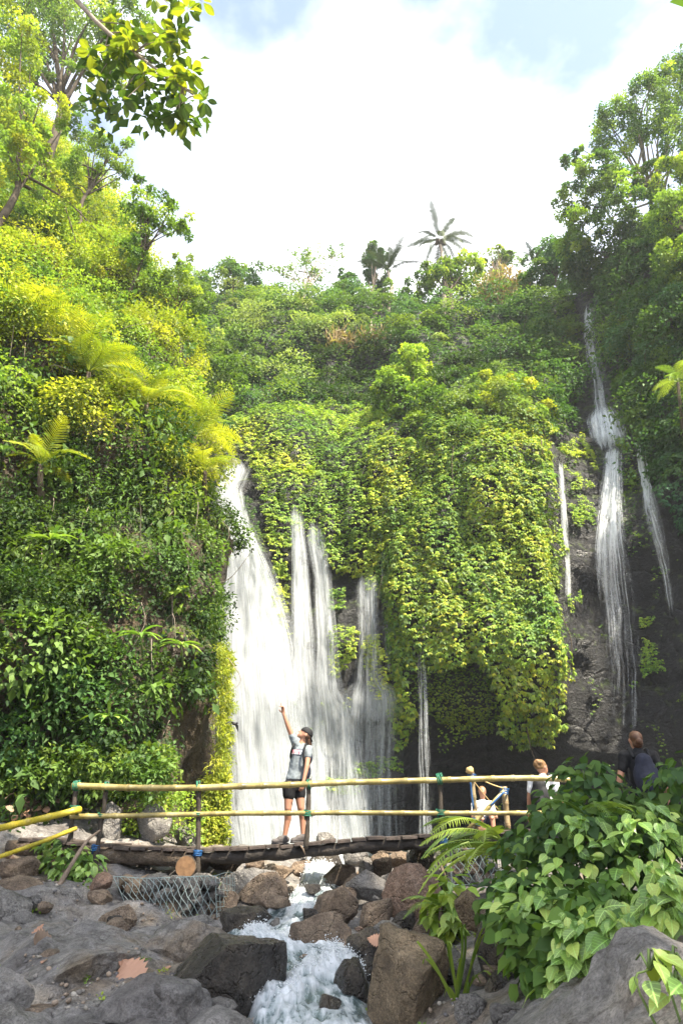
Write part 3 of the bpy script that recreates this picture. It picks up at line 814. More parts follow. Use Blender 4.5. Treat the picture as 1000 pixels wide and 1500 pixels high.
vine_l = Leaves(); p, nn = cliff.sample(125, sel(V_LEFT)); shingle(vine_l, p, nn, .125, 'vine', lump=.5, lscale=1.3, seed=3)
p, nn = cliff.sample(260, sel(V_STRIP)); shingle(vine_l, p, nn, .09, 'mid', lump=.3, seed=5)
tag(vine_l.build('vine_carpet'), 'carpet of small-leaved green vines over the left of the cliff', 'vines', kind='stuff')
vine_r = Leaves(); p, nn = cliff.sample(125, sel(V_RIGHT)); shingle(vine_r, p, nn, .145, 'vine', lump=.6, lscale=.9, seed=13)
p, nn = cliff.sample(50, sel(V_RIGHT)); shingle(vine_r, p, nn, .125, 'yellow', lump=.7, lscale=.9, seed=13)
p, nn = cliff.sample(22, sel(V_RIGHT)); shingle(vine_r, p, nn, .18, 'pale', lump=.62, lscale=.9, seed=13)
p, nn = cliff.sample(.5, sel(V_RIGHT)); blobs(vine_r, p, nn, .25 + .3 * rng.random(len(p)), 60, .13, 'mid', LANCE, lift=.6)
tag(vine_r.build('vine_curtain'), 'thick curtain of large-leaved bright vines hanging in the middle', 'vines', kind='stuff')
moss = Leaves()
p, nn = cliff.sample(220, sel(V_DIM)); shingle(moss, p, nn, .07, 'mid', lump=.25, seed=23)
p, nn = cliff.sample(240, sel(*V_SMALL)); shingle(moss, p, nn, .1, 'vine', lump=.4, lscale=1.6, seed=25)
p, nn = cliff.sample(300, sel(*M_RIGHT)); k_ = fbm(p * 1.4, 3, 28) > -.12; shingle(moss, p[k_], nn[k_], .085, 'vine', lump=.3, lscale=1.6, seed=27)
p, nn = cliff.sample(60, sel(ROCK_R)); k_ = fbm(p * np.array((1.2, 1.2, .5)), 4, 29) > .42; shingle(moss, p[k_], nn[k_], .075, 'mid', lump=.15, seed=28)
p, nn = cliff.sample(60, lambda px, py: ((px > 430) & (px < 740) & (py > 1000) & (py < 1180)) * 1.0); k_ = fbm(p * np.array((1.2, 1.2, .5)), 4, 39) > .5; shingle(moss, p[k_], nn[k_], .08, 'vine', lump=.15, seed=28)
tag(moss.build('moss_patches'), 'scattered green moss and creeper patches on the wet rock', 'moss', kind='stuff')
vine_e = Leaves(); p, nn = cliff.sample(80, sel(V_EDGE)); shingle(vine_e, p, nn, .19, 'blue', lump=.55, seed=33)
tag(vine_e.build('vine_carpet'), 'bluish green hanging vines down the right edge of the cliff', 'vines', kind='stuff')

CH = [(832, 640), (846, 560), (842, 430), (880, 430), (888, 520), (892, 580), (930, 605), (950, 680)]
def upper(px, py):
    w = ((py < 640) | ((px > 930) & (py < 700))) & ~in_poly(px, py, CH) & ~in_poly(px, py, V_LEFT) & ~in_poly(px, py, ROCK_R)
    return w * 1.0
brush = Leaves()
p, nn = cliff.sample(.95, upper)
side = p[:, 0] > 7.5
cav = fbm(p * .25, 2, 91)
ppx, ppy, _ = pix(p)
shade_band = (ppx > 440) & (ppx < 720) & (ppy > 505) & (ppy < 600)  # recess under the rim: shade put in by darker leaf colour
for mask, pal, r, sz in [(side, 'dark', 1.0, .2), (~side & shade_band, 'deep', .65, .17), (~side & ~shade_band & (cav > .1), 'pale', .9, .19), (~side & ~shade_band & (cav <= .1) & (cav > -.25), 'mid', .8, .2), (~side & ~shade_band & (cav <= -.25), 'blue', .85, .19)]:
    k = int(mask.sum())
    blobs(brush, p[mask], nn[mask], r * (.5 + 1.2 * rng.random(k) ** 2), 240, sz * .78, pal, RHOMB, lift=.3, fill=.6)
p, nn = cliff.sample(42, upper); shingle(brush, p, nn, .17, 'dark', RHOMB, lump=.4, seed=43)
tag(brush.build('cliff_brush'), 'tangled green bushes covering the upper cliff', 'bushes', kind='stuff')

# ---------- left spur cover
BARE = [(236, 1060), (262, 1030), (318, 1020), (318, 1250), (150, 1250), (150, 1175), (232, 1180)]
STRIP = [(316, 960), (345, 960), (345, 1260), (300, 1260), (300, 1130)]
def spur_w(px, py):
    return (~in_poly(px, py, BARE)) * ((px < 312) | (py < 800)) * 1.0
slope = Leaves()
p, nn = spur.sample(4.3, spur_w)
ppx, ppy, _ = pix(p)
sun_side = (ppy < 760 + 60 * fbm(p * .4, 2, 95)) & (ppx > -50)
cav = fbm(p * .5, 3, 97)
A = ppy < 700  # below this, mostly darkened greens: shade painted into the leaves
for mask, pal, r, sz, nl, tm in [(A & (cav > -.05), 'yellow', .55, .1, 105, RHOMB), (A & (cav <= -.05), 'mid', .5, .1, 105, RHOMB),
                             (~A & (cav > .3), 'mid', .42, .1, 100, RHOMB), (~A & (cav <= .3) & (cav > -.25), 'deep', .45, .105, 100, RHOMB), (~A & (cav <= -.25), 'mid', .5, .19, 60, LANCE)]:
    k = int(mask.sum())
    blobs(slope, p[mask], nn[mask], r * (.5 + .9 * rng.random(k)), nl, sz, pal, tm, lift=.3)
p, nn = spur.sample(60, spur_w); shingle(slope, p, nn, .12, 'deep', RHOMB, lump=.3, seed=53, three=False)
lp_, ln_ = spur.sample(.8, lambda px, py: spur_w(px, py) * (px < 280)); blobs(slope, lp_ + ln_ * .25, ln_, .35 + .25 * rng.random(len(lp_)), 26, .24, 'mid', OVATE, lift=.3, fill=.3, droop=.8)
big_p, big_n = spur.sample(.6, lambda px, py: spur_w(px, py) * (px < 255) * ((px < 215) | (py < 1000)))
bpx, bpy_, _ = pix(big_p)
for mask, pal in [(bpy_ < 640, ['yellow', 'vine']), (bpy_ >= 640, ['deep', 'dark', 'deep', 'mid'])]:  # lower clumps mostly take the darkened greens, painted shade
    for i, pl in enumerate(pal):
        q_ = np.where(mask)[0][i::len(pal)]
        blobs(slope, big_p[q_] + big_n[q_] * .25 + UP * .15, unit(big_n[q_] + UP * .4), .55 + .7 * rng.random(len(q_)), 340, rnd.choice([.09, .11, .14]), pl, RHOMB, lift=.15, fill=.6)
tag(slope.build('slope_undergrowth'), 'dense yellow green undergrowth smothering the steep left slope', 'undergrowth', kind='stuff')
strip = Leaves()
def strip_w(px, py): return (in_poly(px, py, STRIP)) * 1.0
edge_p = [P(px + 3 * math.sin(py * .13), py, Y) for py, px, Y in [(y, np.interp(y, [950, 1050, 1110, 1150, 1250], [326, 325, 321, 315, 310]), 16.2) for y in np.linspace(950, 1240, 300)]]
ep = np.array(edge_p) + rng.standard_normal((300, 3)) * np.array((.05, .35, .05))
blobs(strip, ep, np.tile(np.array((.95, -.2, .2)), (300, 1)), .16, 34, .1, 'yellow', LANCE, lift=.3)
ep2 = np.array([P(px, py, 15.9) for px, py in zip(rng.uniform(292, 330, 150), rng.uniform(1140, 1240, 150))])
blobs(strip, ep2, np.tile(np.array((.6, -.6, .2)), (150, 1)), .14, 30, .07, 'yellow', OVATE, lift=.3)
tag(strip.build('moss_fringe'), 'bright yellow green fringe of ferns and moss beside the broad fall', 'moss', kind='stuff')

# low herbs at the foot of the slope and on the left bank
herb = Leaves()
hp = np.array([P(px, py, Y) for px, py, Y in zip(rng.uniform(0, 250, 170), rng.uniform(1105, 1165, 170), rng.uniform(12.7, 14.2, 170))])
blobs(herb, hp, np.tile(np.array((.1, -.5, .8)), (170, 1)), .2, 36, .1, 'mid', OVATE, lift=.3)
hp = np.array([P(px, py, Y) for px, py, Y in zip(rng.uniform(150, 300, 90), rng.uniform(1165, 1235, 90), rng.uniform(13.2, 14.0, 90))])
blobs(herb, hp, np.tile(np.array((.1, -.5, .8)), (90, 1)), .14, 26, .07, 'vine', OVATE, lift=.3)
tag(herb.build('bank_herbs'), 'low leafy herbs along the foot of the slope behind the bridge', 'herbs', kind='stuff')

# dead stems, twigs and lianas hanging in the cover
def stems(sheet, n, w, rmax, hang, seed_mat):
    mb = MB()
    p, nn = sheet.sample(6, w)
    for i in rng.choice(len(p), min(n, len(p)), replace=False):
        L_ = rnd.uniform(.5, 1.6) * hang
        a = p[i] + nn[i] * rnd.uniform(.3, .6)
        if rnd.random() < .6: pth = [a, a + nn[i] * .15 - UP * L_ * .4 + rng.standard_normal(3) * .1, a - UP * L_ + rng.standard_normal(3) * .2]
        else: pth = [a - nn[i] * .3, a + nn[i] * .25 + UP * .2 + rng.standard_normal(3) * .15, a + nn[i] * .55 + UP * L_ * .35 + rng.standard_normal(3) * .3]
        mb.tube(spline(pth, 7), np.linspace(rmax, rmax * .35, 7) * rnd.uniform(.5, 1.2), 4, False)
    return mb.mesh('dead_stems')
tag(link('dead_stems', stems(spur, 260, spur_w, .016, 1.0, 1), MAT['pale_bark']), 'thin dead stems and twigs sticking out of the left slope', 'twigs', kind='stuff')
tag(link('lianas', stems(cliff, 170, lambda px, py: upper(px, py) + sel(V_RIGHT)(px, py) * .5, .022, 1.6, 2), MAT['bark']), 'thin lianas and twigs hanging on the cliff plants', 'lianas', kind='stuff')
# ------------------------------------------------------------------ trees
def tree(name, label, base, crowns, trunk_r=.16, nclump=40, nleaf=110, size=.2, pal='mid', bark='bark', group='trees along the rim of the gorge', tm=RHOMB, cat='tree', cr=.34, limbs=16, fill=.4, bend=.4):
    base = np.asarray(base, float); size *= .78; nleaf = int(nleaf * 1.3)
    root = empty(name, base, label, cat, group)
    mb = MB(); L = Leaves()
    cen = np.array([P(*c[:3]) for c in crowns]); rad = np.array([c[3] * mpp(*c[:3]) for c in crowns])
    top = cen[np.argmax(cen[:, 2])]; m = cen.mean(0)
    h = m - base
    side = np.array((rnd.uniform(-1, 1), rnd.uniform(-.5, .5), 0)) * bend
    fork = base + h * .55 + side * .5
    tp = spline([base - UP * .4, base + h * .3 + side, fork, m * .7 + top * .3], 14)
    mb.tube(tp, np.linspace(trunk_r, trunk_r * .35, 14), 8)
    per = np.maximum(3, (nclump * rad ** 2 / (rad ** 2).sum())).astype(int)
    for c, r, k in zip(cen, rad, per):
        d = unit(rng.standard_normal((k, 3)))
        pos = c + d * (r * (.35 + .65 * rng.random(k) ** .5))[:, None] * np.array((1, 1, .8))
        pals = [pal] if isinstance(pal, str) else pal
        for i, pl in enumerate(pals):
            s = slice(i, None, len(pals))
            blobs(L, pos[s], unit(d[s] + UP * .3), r * cr * (.6 + .7 * rng.random(len(pos[s]))), nleaf, size, pl, tm, lift=0, fill=fill)
        for j in range(min(k, max(2, limbs * k // max(nclump, 1)))):
            s0 = tp[rnd.randint(6, 12)]
            e = pos[j]
            mid = .5 * (s0 + e) + np.array((rnd.uniform(-.2, .2), 0, rnd.uniform(.0, .3))) * r
            mb.tube(spline([s0, mid, e], 8), np.linspace(trunk_r * .4, trunk_r * .08, 8), 5)
    mb.build('trunk', MAT[bark], root)
    tag(L.build('crown', root), kind='stuff')
    return root

def on_cliff(px, py): return wall_point(px, py)
# rim of the gorge, left to right
tree('rim_tree', 'rounded blue green tree on the rim next to the left slope', on_cliff(330, 462), [(325, 418, 36.5, 36), (356, 412, 36.5, 30), (296, 435, 36, 30), (382, 428, 37, 24)], nclump=80, pal=['blue', 'mid'], size=.24)
tree('rim_tree', 'airy tall tree with thin pale trunks above the middle of the rim', on_cliff(440, 462), [(430, 385, 36.5, 28), (470, 382, 36.5, 30), (410, 400, 36.5, 16), (492, 372, 37, 14), (452, 408, 36, 22)], trunk_r=.1, nclump=46, nleaf=34, size=.21, pal=['pale', 'mid'], bark='pale_bark', limbs=26, fill=.1)
tree('rim_tree', 'small dark conical tree beside the airy pale tree', on_cliff(507, 460), [(508, 415, 37, 15), (506, 400, 37, 10), (505, 430, 37, 17)], trunk_r=.1, nclump=24, nleaf=70, pal='dark', size=.2)
tree('rim_tree', 'dark dense tree standing behind the short palm', on_cliff(548, 455), [(550, 372, 38.5, 17), (545, 390, 38.5, 17), (552, 408, 38.5, 18)], trunk_r=.12, nclump=46, nleaf=150, pal='dark', size=.17)
tree('rim_tree', 'light green bushy tree below the tall coconut palm', on_cliff(655, 462), [(640, 405, 33.5, 30), (675, 400, 33.5, 34), (705, 415, 33.5, 26), (612, 418, 34, 22)], nclump=66, pal=['mid', 'vine'], size=.22)
tree('rim_tree', 'pale rounded tree showing behind the dry grass', on_cliff(728, 440), [(722, 382, 38, 22), (742, 386, 38, 18), (705, 392, 38, 14)], trunk_r=.12, nclump=30, nleaf=80, pal='pale', size=.22)
tree('rim_tree', 'grey green tree at the lip of the slender upper waterfall', on_cliff(805, 440), [(800, 385, 31, 30), (825, 372, 31, 26), (785, 412, 31, 26), (830, 405, 31, 28)], nclump=70, pal=['blue', 'dark'], size=.2)
tree('rim_tree', 'spreading pale green tree on the left shoulder of the cliff', on_cliff(400, 500), [(380, 470, 34, 28), (415, 455, 34.5, 26), (350, 482, 34, 26), (445, 470, 34.5, 22)], trunk_r=.12, nclump=60, nleaf=90, pal=['pale', 'mid'], size=.2)
tree('rim_tree', 'thin grey green tree in the middle of the rim thicket', on_cliff(545, 485), [(545, 440, 34, 24), (520, 452, 34, 20), (575, 432, 34, 24), (600, 448, 34, 18)], trunk_r=.09, nclump=50, nleaf=80, pal='pale', size=.19, bark='pale_bark')
tree('ledge_tree', 'lone bright green tree on the ledge above the vine curtain', on_cliff(612, 640), [(598, 545, 26.2, 40), (576, 575, 26, 32), (624, 582, 26.2, 34), (600, 608, 26, 30), (566, 602, 26, 18)], trunk_r=.12, nclump=150, nleaf=70, pal=['vine', 'vine', 'mid'], size=.2, group='trees on the ledge', cr=.28)
tree('ledge_shrub', 'wide dome of pale yellow green foliage on top of the vine curtain', on_cliff(735, 625), [(735, 590, 24.6, 48), (690, 610, 24.4, 36), (780, 600, 24.6, 30), (705, 575, 25, 30)], trunk_r=.1, nclump=150, nleaf=80, pal=['vine', 'yellow', 'pale'], size=.16, group='trees on the ledge', cr=.24)
# left shoulder behind the spur
tree('shoulder_tree', 'pale leafy tree where the left slope meets the cliff', on_cliff(300, 600), [(300, 520, 27, 40), (330, 550, 27, 34), (275, 480, 27, 34), (255, 440, 26, 30)], trunk_r=.14, nclump=110, nleaf=80, pal=['pale', 'vine', 'mid'], size=.19, group='trees on the left slope')
tree('slope_tree', 'slender leaning tree with sparse crown standing out against the sky', P(190, 420, 19.5), [(225, 300, 19, 34), (250, 320, 19, 28), (200, 330, 19, 28), (265, 340, 19, 16), (210, 265, 19, 14), (195, 370, 19, 24)], trunk_r=.08, nclump=80, nleaf=44, pal=['mid', 'vine'], size=.16, group='trees on the left slope', cr=.3, fill=.2)
tree('slope_tree', 'tall fine-leaved tree with a leaning trunk at the top of the left slope', P(62, 250, 20.5), [(60, 40, 20, 60), (130, 60, 20, 50), (20, 90, 20, 50), (110, 10, 20, 50), (180, 30, 20, 40), (30, 0, 20, 50), (90, 110, 20, 26), (160, 110, 20.5, 34), (120, 180, 20.5, 26)], trunk_r=.24, nclump=230, nleaf=90, pal=['mid', 'vine', 'pale'], size=.17, group='trees on the left slope', cr=.3, fill=.2)
tree('slope_tree', 'bright yellow green bushy tree cut by the left edge above the ferns', P(-10, 330, 16), [(15, 150, 15.5, 50), (5, 60, 15.5, 50), (5, 220, 15.5, 55), (60, 170, 16, 40), (30, 90, 16, 34), (50, 250, 16, 40), (100, 300, 17.5, 40), (130, 360, 18, 40)], trunk_r=.15, nclump=120, nleaf=80, pal=['yellow', 'vine'], size=.15, group='trees on the left slope', cr=.28)
tree('slope_tree', 'small bushy tree on the left skyline under the fine-leaved tree', P(120, 330, 20), [(140, 225, 20, 30), (165, 250, 20, 26), (115, 260, 20, 30), (180, 215, 20.3, 16)], trunk_r=.1, nclump=60, nleaf=70, pal=['mid', 'vine'], size=.14, group='trees on the left slope')
tree('slope_tree', 'feathery light green tree low on the left skyline', P(240, 500, 20.5), [(262, 415, 20.5, 30), (285, 440, 20.5, 26), (235, 430, 20.5, 28), (270, 385, 20.6, 16)], trunk_r=.08, nclump=70, nleaf=70, pal=['pale', 'vine'], size=.13, group='trees on the left slope')
# right side
tree('gorge_tree', 'big spreading tree leaning over the upper right with open branches', on_cliff(985, 330), [(900, 190, 25, 40), (950, 160, 24.5, 46), (990, 120, 24.5, 42), (870, 260, 25, 36), (840, 230, 25.5, 20), (835, 300, 26, 28), (900, 290, 25, 40), (1010, 190, 24, 44), (850, 340, 26, 34), (950, 260, 25, 26)],
     trunk_r=.2, nclump=270, nleaf=90, pal=['mid', 'vine', 'dark'], size=.19, bark='pale_bark', group='trees on the right wall', cr=.3, limbs=34, fill=.15)
tree('gorge_tree', 'dark shadowed tree under the big spreading tree', on_cliff(900, 420), [(880, 370, 27, 46), (930, 350, 26.5, 46), (850, 400, 28, 32), (905, 410, 27, 36), (960, 370, 25.5, 40)], trunk_r=.22, nclump=120, nleaf=110, pal='dark', size=.2, group='trees on the right wall')
tree('gorge_tree', 'olive green leafy tree at the right edge below the big tree', on_cliff(1010, 400), [(985, 260, 23, 34), (1000, 320, 22.6, 44), (970, 300, 23.4, 24), (1010, 380, 22, 44)], trunk_r=.2, nclump=100, nleaf=100, pal=['vine', 'mid'], size=.18, group='trees on the right wall')
tree('wall_bush', 'rounded green bush clinging to the right wall beside the upper fall', on_cliff(960, 520), [(950, 450, 24.5, 40), (985, 470, 23, 46), (930, 500, 25, 34), (970, 530, 23.6, 40)], trunk_r=.12, nclump=110, nleaf=90, pal=['mid', 'blue'], size=.17, group='trees on the right wall')
tree('wall_bush', 'dark green bush at the left of the slender upper waterfall', on_cliff(800, 560), [(790, 500, 29, 34), (815, 540, 28.4, 30), (770, 530, 29, 30), (822, 490, 29, 26)], trunk_r=.12, nclump=90, nleaf=100, pal=['dark', 'mid'], size=.18, group='trees on the right wall')

# dry grass on the rim
dg = Leaves()
dp = np.array([on_cliff(px, py) for px, py in zip(rng.uniform(705, 770, 60), rng.uniform(420, 445, 60))] + [on_cliff(px, py) for px, py in zip(rng.uniform(480, 575, 26), rng.uniform(499, 508, 26))])
dp = np.concatenate([dp, np.array([P(px, py, 32.6) for px, py in zip(rng.uniform(708, 768, 50), rng.uniform(405, 445, 50))])])
ii = np.repeat(np.arange(len(dp)), 34)
dg.stamp(LANCE, dp[ii] + rng.standard_normal((len(ii), 3)) * .3 + UP * .1, unit(UP * .8 + rng.standard_normal((len(ii), 3)) * .55), unit(rng.standard_normal((len(ii), 3))), .22 + .38 * rng.random(len(ii)), tints('dry', len(ii)))
tag(dg.build('dry_grass'), 'tufts of dry tan grass along the edge of the rim', 'grass', kind='stuff')

# ------------------------------------------------------------------ fronds
def frond_mesh(name, length, arch, npair, plen, pw, bip=False, mat='fern_leaf', vee=.25, taper=1.0, stalk=.12, seed=0):
    r = np.random.default_rng(seed)
    t = np.linspace(0, 1, 24)
    path = np.stack([np.zeros(24), length * (t - .18 * arch * t ** 3), length * arch * (.55 * t - 1.0 * t ** 2.2)], 1)
    V, F = tube_vf(path, np.linspace(.012 * length ** .5, .003, 24), 4, False)
    Fa = [f for f in F]; Vl = [V]; n = len(V)
    T3 = []
    for k in range(npair):
        s = stalk + (1 - stalk) * (k + .5) / npair
        b = np.array([np.interp(s, t, path[:, a]) for a in range(3)])
        s2 = min(1, s + .02); b2 = np.array([np.interp(s2, t, path[:, a]) for a in range(3)])
        tg = unit(b2 - b) if s2 > s else unit(path[-1] - path[-2])
        up = unit(np.cross(np.array((1, 0, 0)), tg))
        prof = math.sin(math.pi * min(1, (s - stalk) / (1 - stalk) * .86 + .14)) ** .7 * taper + .06
        for sd in (-1, 1):
            L = plen * prof * (.92 + .16 * r.random())
            d = unit(np.array((sd, 0, 0)) * .95 + tg * (.35 + .3 * s) + up * (vee * (1 - s)) + r.standard_normal(3) * .05)
            tipd = d * L - np.array((0, 0, 1)) * L * .22
            w = tg * pw
            if not bip:
                q = [b - w * .5, b + w * .5, b + tipd * .55 + w * .45 + up * .01, b + tipd * .55 - w * .45, b + tipd]
                Vl.append(np.array(q)); Fa += [(n, n + 1, n + 2, n + 3), (n + 3, n + 2, n + 4, n + 4)]; n += 5
            else:
                m = 9
                for j in range(m):
                    a = (j + .3) / m
                    o = b + tipd * a
                    ll = pw * 2.4 * (1 - a) ** .6 + pw * .4
                    for s3 in (-1, 1):
                        e = o + tg * s3 * ll + tipd * .06
                        q = [o - tipd * .045, o + tipd * .045, e]
                        Vl.append(np.array(q)); Fa.append((n, n + 1, n + 2, n + 2)); n += 3
    me = bpy.data.meshes.new(name)
    me.from_pydata(np.concatenate(Vl).tolist(), [], [tuple(dict.fromkeys(f)) for f in Fa]); me.update()
    me.materials.append(MAT[mat])
    return me

def rosette(root, meshes, n, at, elev=(.1, .9), scale=(.85, 1.1), part='frond', az0=0, az1=2 * math.pi, spin=.3):
    at = Vector(at) - root.location
    for k in range(n):
        a = az0 + (az1 - az0) * (k + rnd.uniform(-.3, .3)) / n
        e = rnd.uniform(*elev); s = rnd.uniform(*scale)
        o = bpy.data.objects.new(part, meshes[k % len(meshes)]); col.objects.link(o); o.parent = root
        o.matrix_local = Matrix.Translation(at) @ Matrix.Rotation(a, 4, 'Z') @ Matrix.Rotation(e, 4, 'X') @ Matrix.Rotation(rnd.uniform(-spin, spin), 4, 'Y') @ Matrix.Scale(s, 4)

palm_fr = [frond_mesh('palm_frond', 4.0, .55 + .15 * k, 60, .5, .052, False, 'palm_leaf', .1, seed=k) for k in range(3)]
def palm(label, base, head, n, scale, elev=(-.5, 1.1), tr=.16):
    base, head = np.asarray(base), np.asarray(head)
    root = empty('coconut_palm', base, label, 'palm', 'palms on the rim')
    mb = MB(); mb.tube(spline([base - UP * .5, base * .5 + head * .5 + np.array((.25, 0, 0)), head], 16), np.linspace(tr, tr * .6, 16), 8); mb.build('trunk', MAT['pale_bark'], root)
    rosette(root, palm_fr, n, head, elev, scale)
    return root
pl = palm('tall coconut palm rising highest above the rim', on_cliff(648, 455), P(643, 352, 36), 16, (.6, .78), (-.9, 1.0))
nb = MB()
for k in range(7):
    c = P(643, 354, 35.9) + np.array((rnd.uniform(-.35, .35), -.25, rnd.uniform(-.5, -.1)))
    nb.tube([c + UP * .16, c + UP * .1, c, c - UP * .1, c - UP * .16], [.03, .12, .15, .12, .03], 7)
nb.build('coconut_bunch', MAT['bark'], pl)
palm('short coconut palm with upright fronds left of the tall palm', on_cliff(568, 450), P(568, 398, 37), 12, (.55, .72), (.0, 1.25))
palm('small palm crown half hidden at the rim beside the dark conical tree', on_cliff(525, 448), P(522, 432, 37), 9, (.4, .55), (.1, 1.1))
palm('small feathery palm on the rim left of the upper waterfall', on_cliff(795, 420), P(783, 385, 31), 7, (.3, .4), (.2, 1.2))
right_fr = [frond_mesh('leaf_frond', 1.15, .9, 24, .26, .024, False, 'fern_green', .1, seed=8 + k) for k in range(2)]
rp = empty('wild_palm', P(992, 585, 20.6), 'yellow green drooping wild palm at the right edge by the vines', 'palm')
mb = MB(); mb.tube([P(1000, 640, 21.6), P(996, 600, 21), P(992, 560, 20.6)], [.07, .06, .05], 6); mb.build('trunk', MAT['bark'], rp)
rosette(rp, right_fr, 13, P(992, 560, 20.6), (-.2, .9), (.8, 1.1))

tf = [frond_mesh('fern_frond', 1.9, .6 + .12 * k, 25, .42, .034, False, 'fern_leaf', .15, seed=20 + k) for k in range(3)]
for px, py, Y, n, sc, lab in [(35, 480, 13.6, 13, (.85, 1.1), 'yellow green tree fern cut by the left edge high on the slope'),
                              (130, 545, 13.9, 15, (.8, 1.05), 'largest tree fern, broad upright fronds, left of the slope centre'),
                              (215, 590, 14.8, 13, (.75, .95), 'tree fern among bushes between the two biggest ferns'),
                              (285, 640, 16.2, 14, (.85, 1.05), 'sunlit tree fern arching over the top of the broad fall'),
                              (300, 690, 16.0, 10, (.6, .8), 'small golden tree fern just under the arching one'),
                              (60, 680, 13.0, 9, (.55, .75), 'dull green fern low on the left of the slope')]:
    c = P(px, py, Y + .75)
    root = empty('tree_fern', c - UP * .9 + np.array((0, .5, 0)), lab, 'tree fern', 'tree ferns on the left slope')
    mb = MB(); mb.tube([c - UP * .95 + np.array((0, .55, 0)), c - UP * .4 + np.array((0, .15, 0)), c], [.09, .07, .06], 7); mb.build('trunk', MAT['bark'], root)
    rosette(root, tf, n + 5, c, (.1, 1.2), (sc[0] * .7, sc[1]), spin=.7)

# fan palms and long-leaved herbs in the shade of the slope
def long_leaf_plant(px, py, Y, label, n=9, L=.7, w=.09, mat='broad_leaf'):
    c = P(px, py, Y)
    root = empty('long_leaf_plant', c, label, 'plant', 'long-leaved plants on the slope')
    mb = MB(); mb.tube([c + np.array((0, .4, -.35)), c + np.array((0, .15, -.1)), c], [.02, .018, .012], 5); mb.build('stem', MAT['stem_green'], root)
    for k in range(n):
        a = k / n * 2 * math.pi + rnd.uniform(-.3, .3)
        d = np.array((math.cos(a), -.55 + .5 * math.sin(a), .15 + .3 * rnd.random())); d = d / np.linalg.norm(d)
        ll = L * rnd.uniform(.7, 1.1)
        side = unit(np.cross(d, UP))
        V = []; F = []
        for i, (t, wd) in enumerate([(0, .15), (.25, .8), (.5, 1), (.75, .7), (1, .05)]):
            m = c + d * ll * t - UP * ll * .5 * t * t
            V += [m - side * w * .5 * wd + UP * .015, m - UP * .005, m + side * w * .5 * wd + UP * .015]
        for i in range(4):
            F += [(3 * i, 3 * i + 1, 3 * i + 4, 3 * i + 3), (3 * i + 1, 3 * i + 2, 3 * i + 5, 3 * i + 4)]
        MB().add(V, F).build('leaf', MAT[mat], root)
for k, (px, py, Y, lab) in enumerate([(205, 930, 13.4, 'drooping strap-leaved plant at mid height of the shaded slope'), (265, 945, 13.8, 'pale strap-leaved plant nearest the fall at mid height'),
                                      (160, 1050, 13.1, 'strap-leaved plant hanging over the darkest hollow of the slope'), (30, 905, 12.4, 'blue green strap-leaved plant cut by the left edge'), (75, 790, 12.7, 'broad drooping leaves high in the shaded left slope')]):
    long_leaf_plant(px, py, Y, lab, 9, .65, .1, 'broad_leaf')

# ------------------------------------------------------------------ single broad leaves
def leaf_mesh(name, L, W, mat, droop=.25, fold=.18, heart=True, seed=0):
    """one broad leaf, base at the origin, tip along +y, blade facing +z, about 32 triangles"""
    prof = [(0, .02), (.06, .55), (.2, .95), (.38, 1.0), (.58, .80), (.74, .48), (.87, .16), (1, .0)] if heart else [(0, .03), (.12, .35), (.3, .75), (.5, 1.0), (.7, .95), (.86, .6), (.96, .22), (1, .0)]
    r = np.random.default_rng(seed)
    V = []; F = []
    for t, w in prof:
        zc = -droop * L * t ** 2.2
        for sx in (-1, -.5, 0, .5, 1):
            back = -.07 * L * abs(sx) if (heart and t < .1) else 0
            V.append((sx * w * W / 2, t * L + back, zc + fold * W * w * abs(sx) * .5 + .018 * L * math.sin(9 * t + 2 * sx) * abs(sx) + r.normal() * .003 * L))
    for i in range(len(prof) - 1):
        for j in range(4):
            a = i * 5 + j
            F.append((a, a + 1, a + 6, a + 5))
    me = bpy.data.meshes.new(name); me.from_pydata(V, [], F); me.update(); me.materials.append(MAT[mat])
    me.polygons.foreach_set('use_smooth', np.ones(len(me.polygons), bool))
    return me

def place_leaf(root, me, pos, tip, nrm, s=1.0, name='leaf'):
    y = unit(np.asarray(tip, float)); x = unit(np.cross(y, nrm)); z = np.cross(x, y)
    o = bpy.data.objects.new(name, me); col.objects.link(o); o.parent = root
    m = Matrix(((x[0] * s, y[0] * s, z[0] * s, pos[0] - root.location.x), (x[1] * s, y[1] * s, z[1] * s, pos[1] - root.location.y), (x[2] * s, y[2] * s, z[2] * s, pos[2] - root.location.z), (0, 0, 0, 1)))
    o.matrix_local = m
    return o

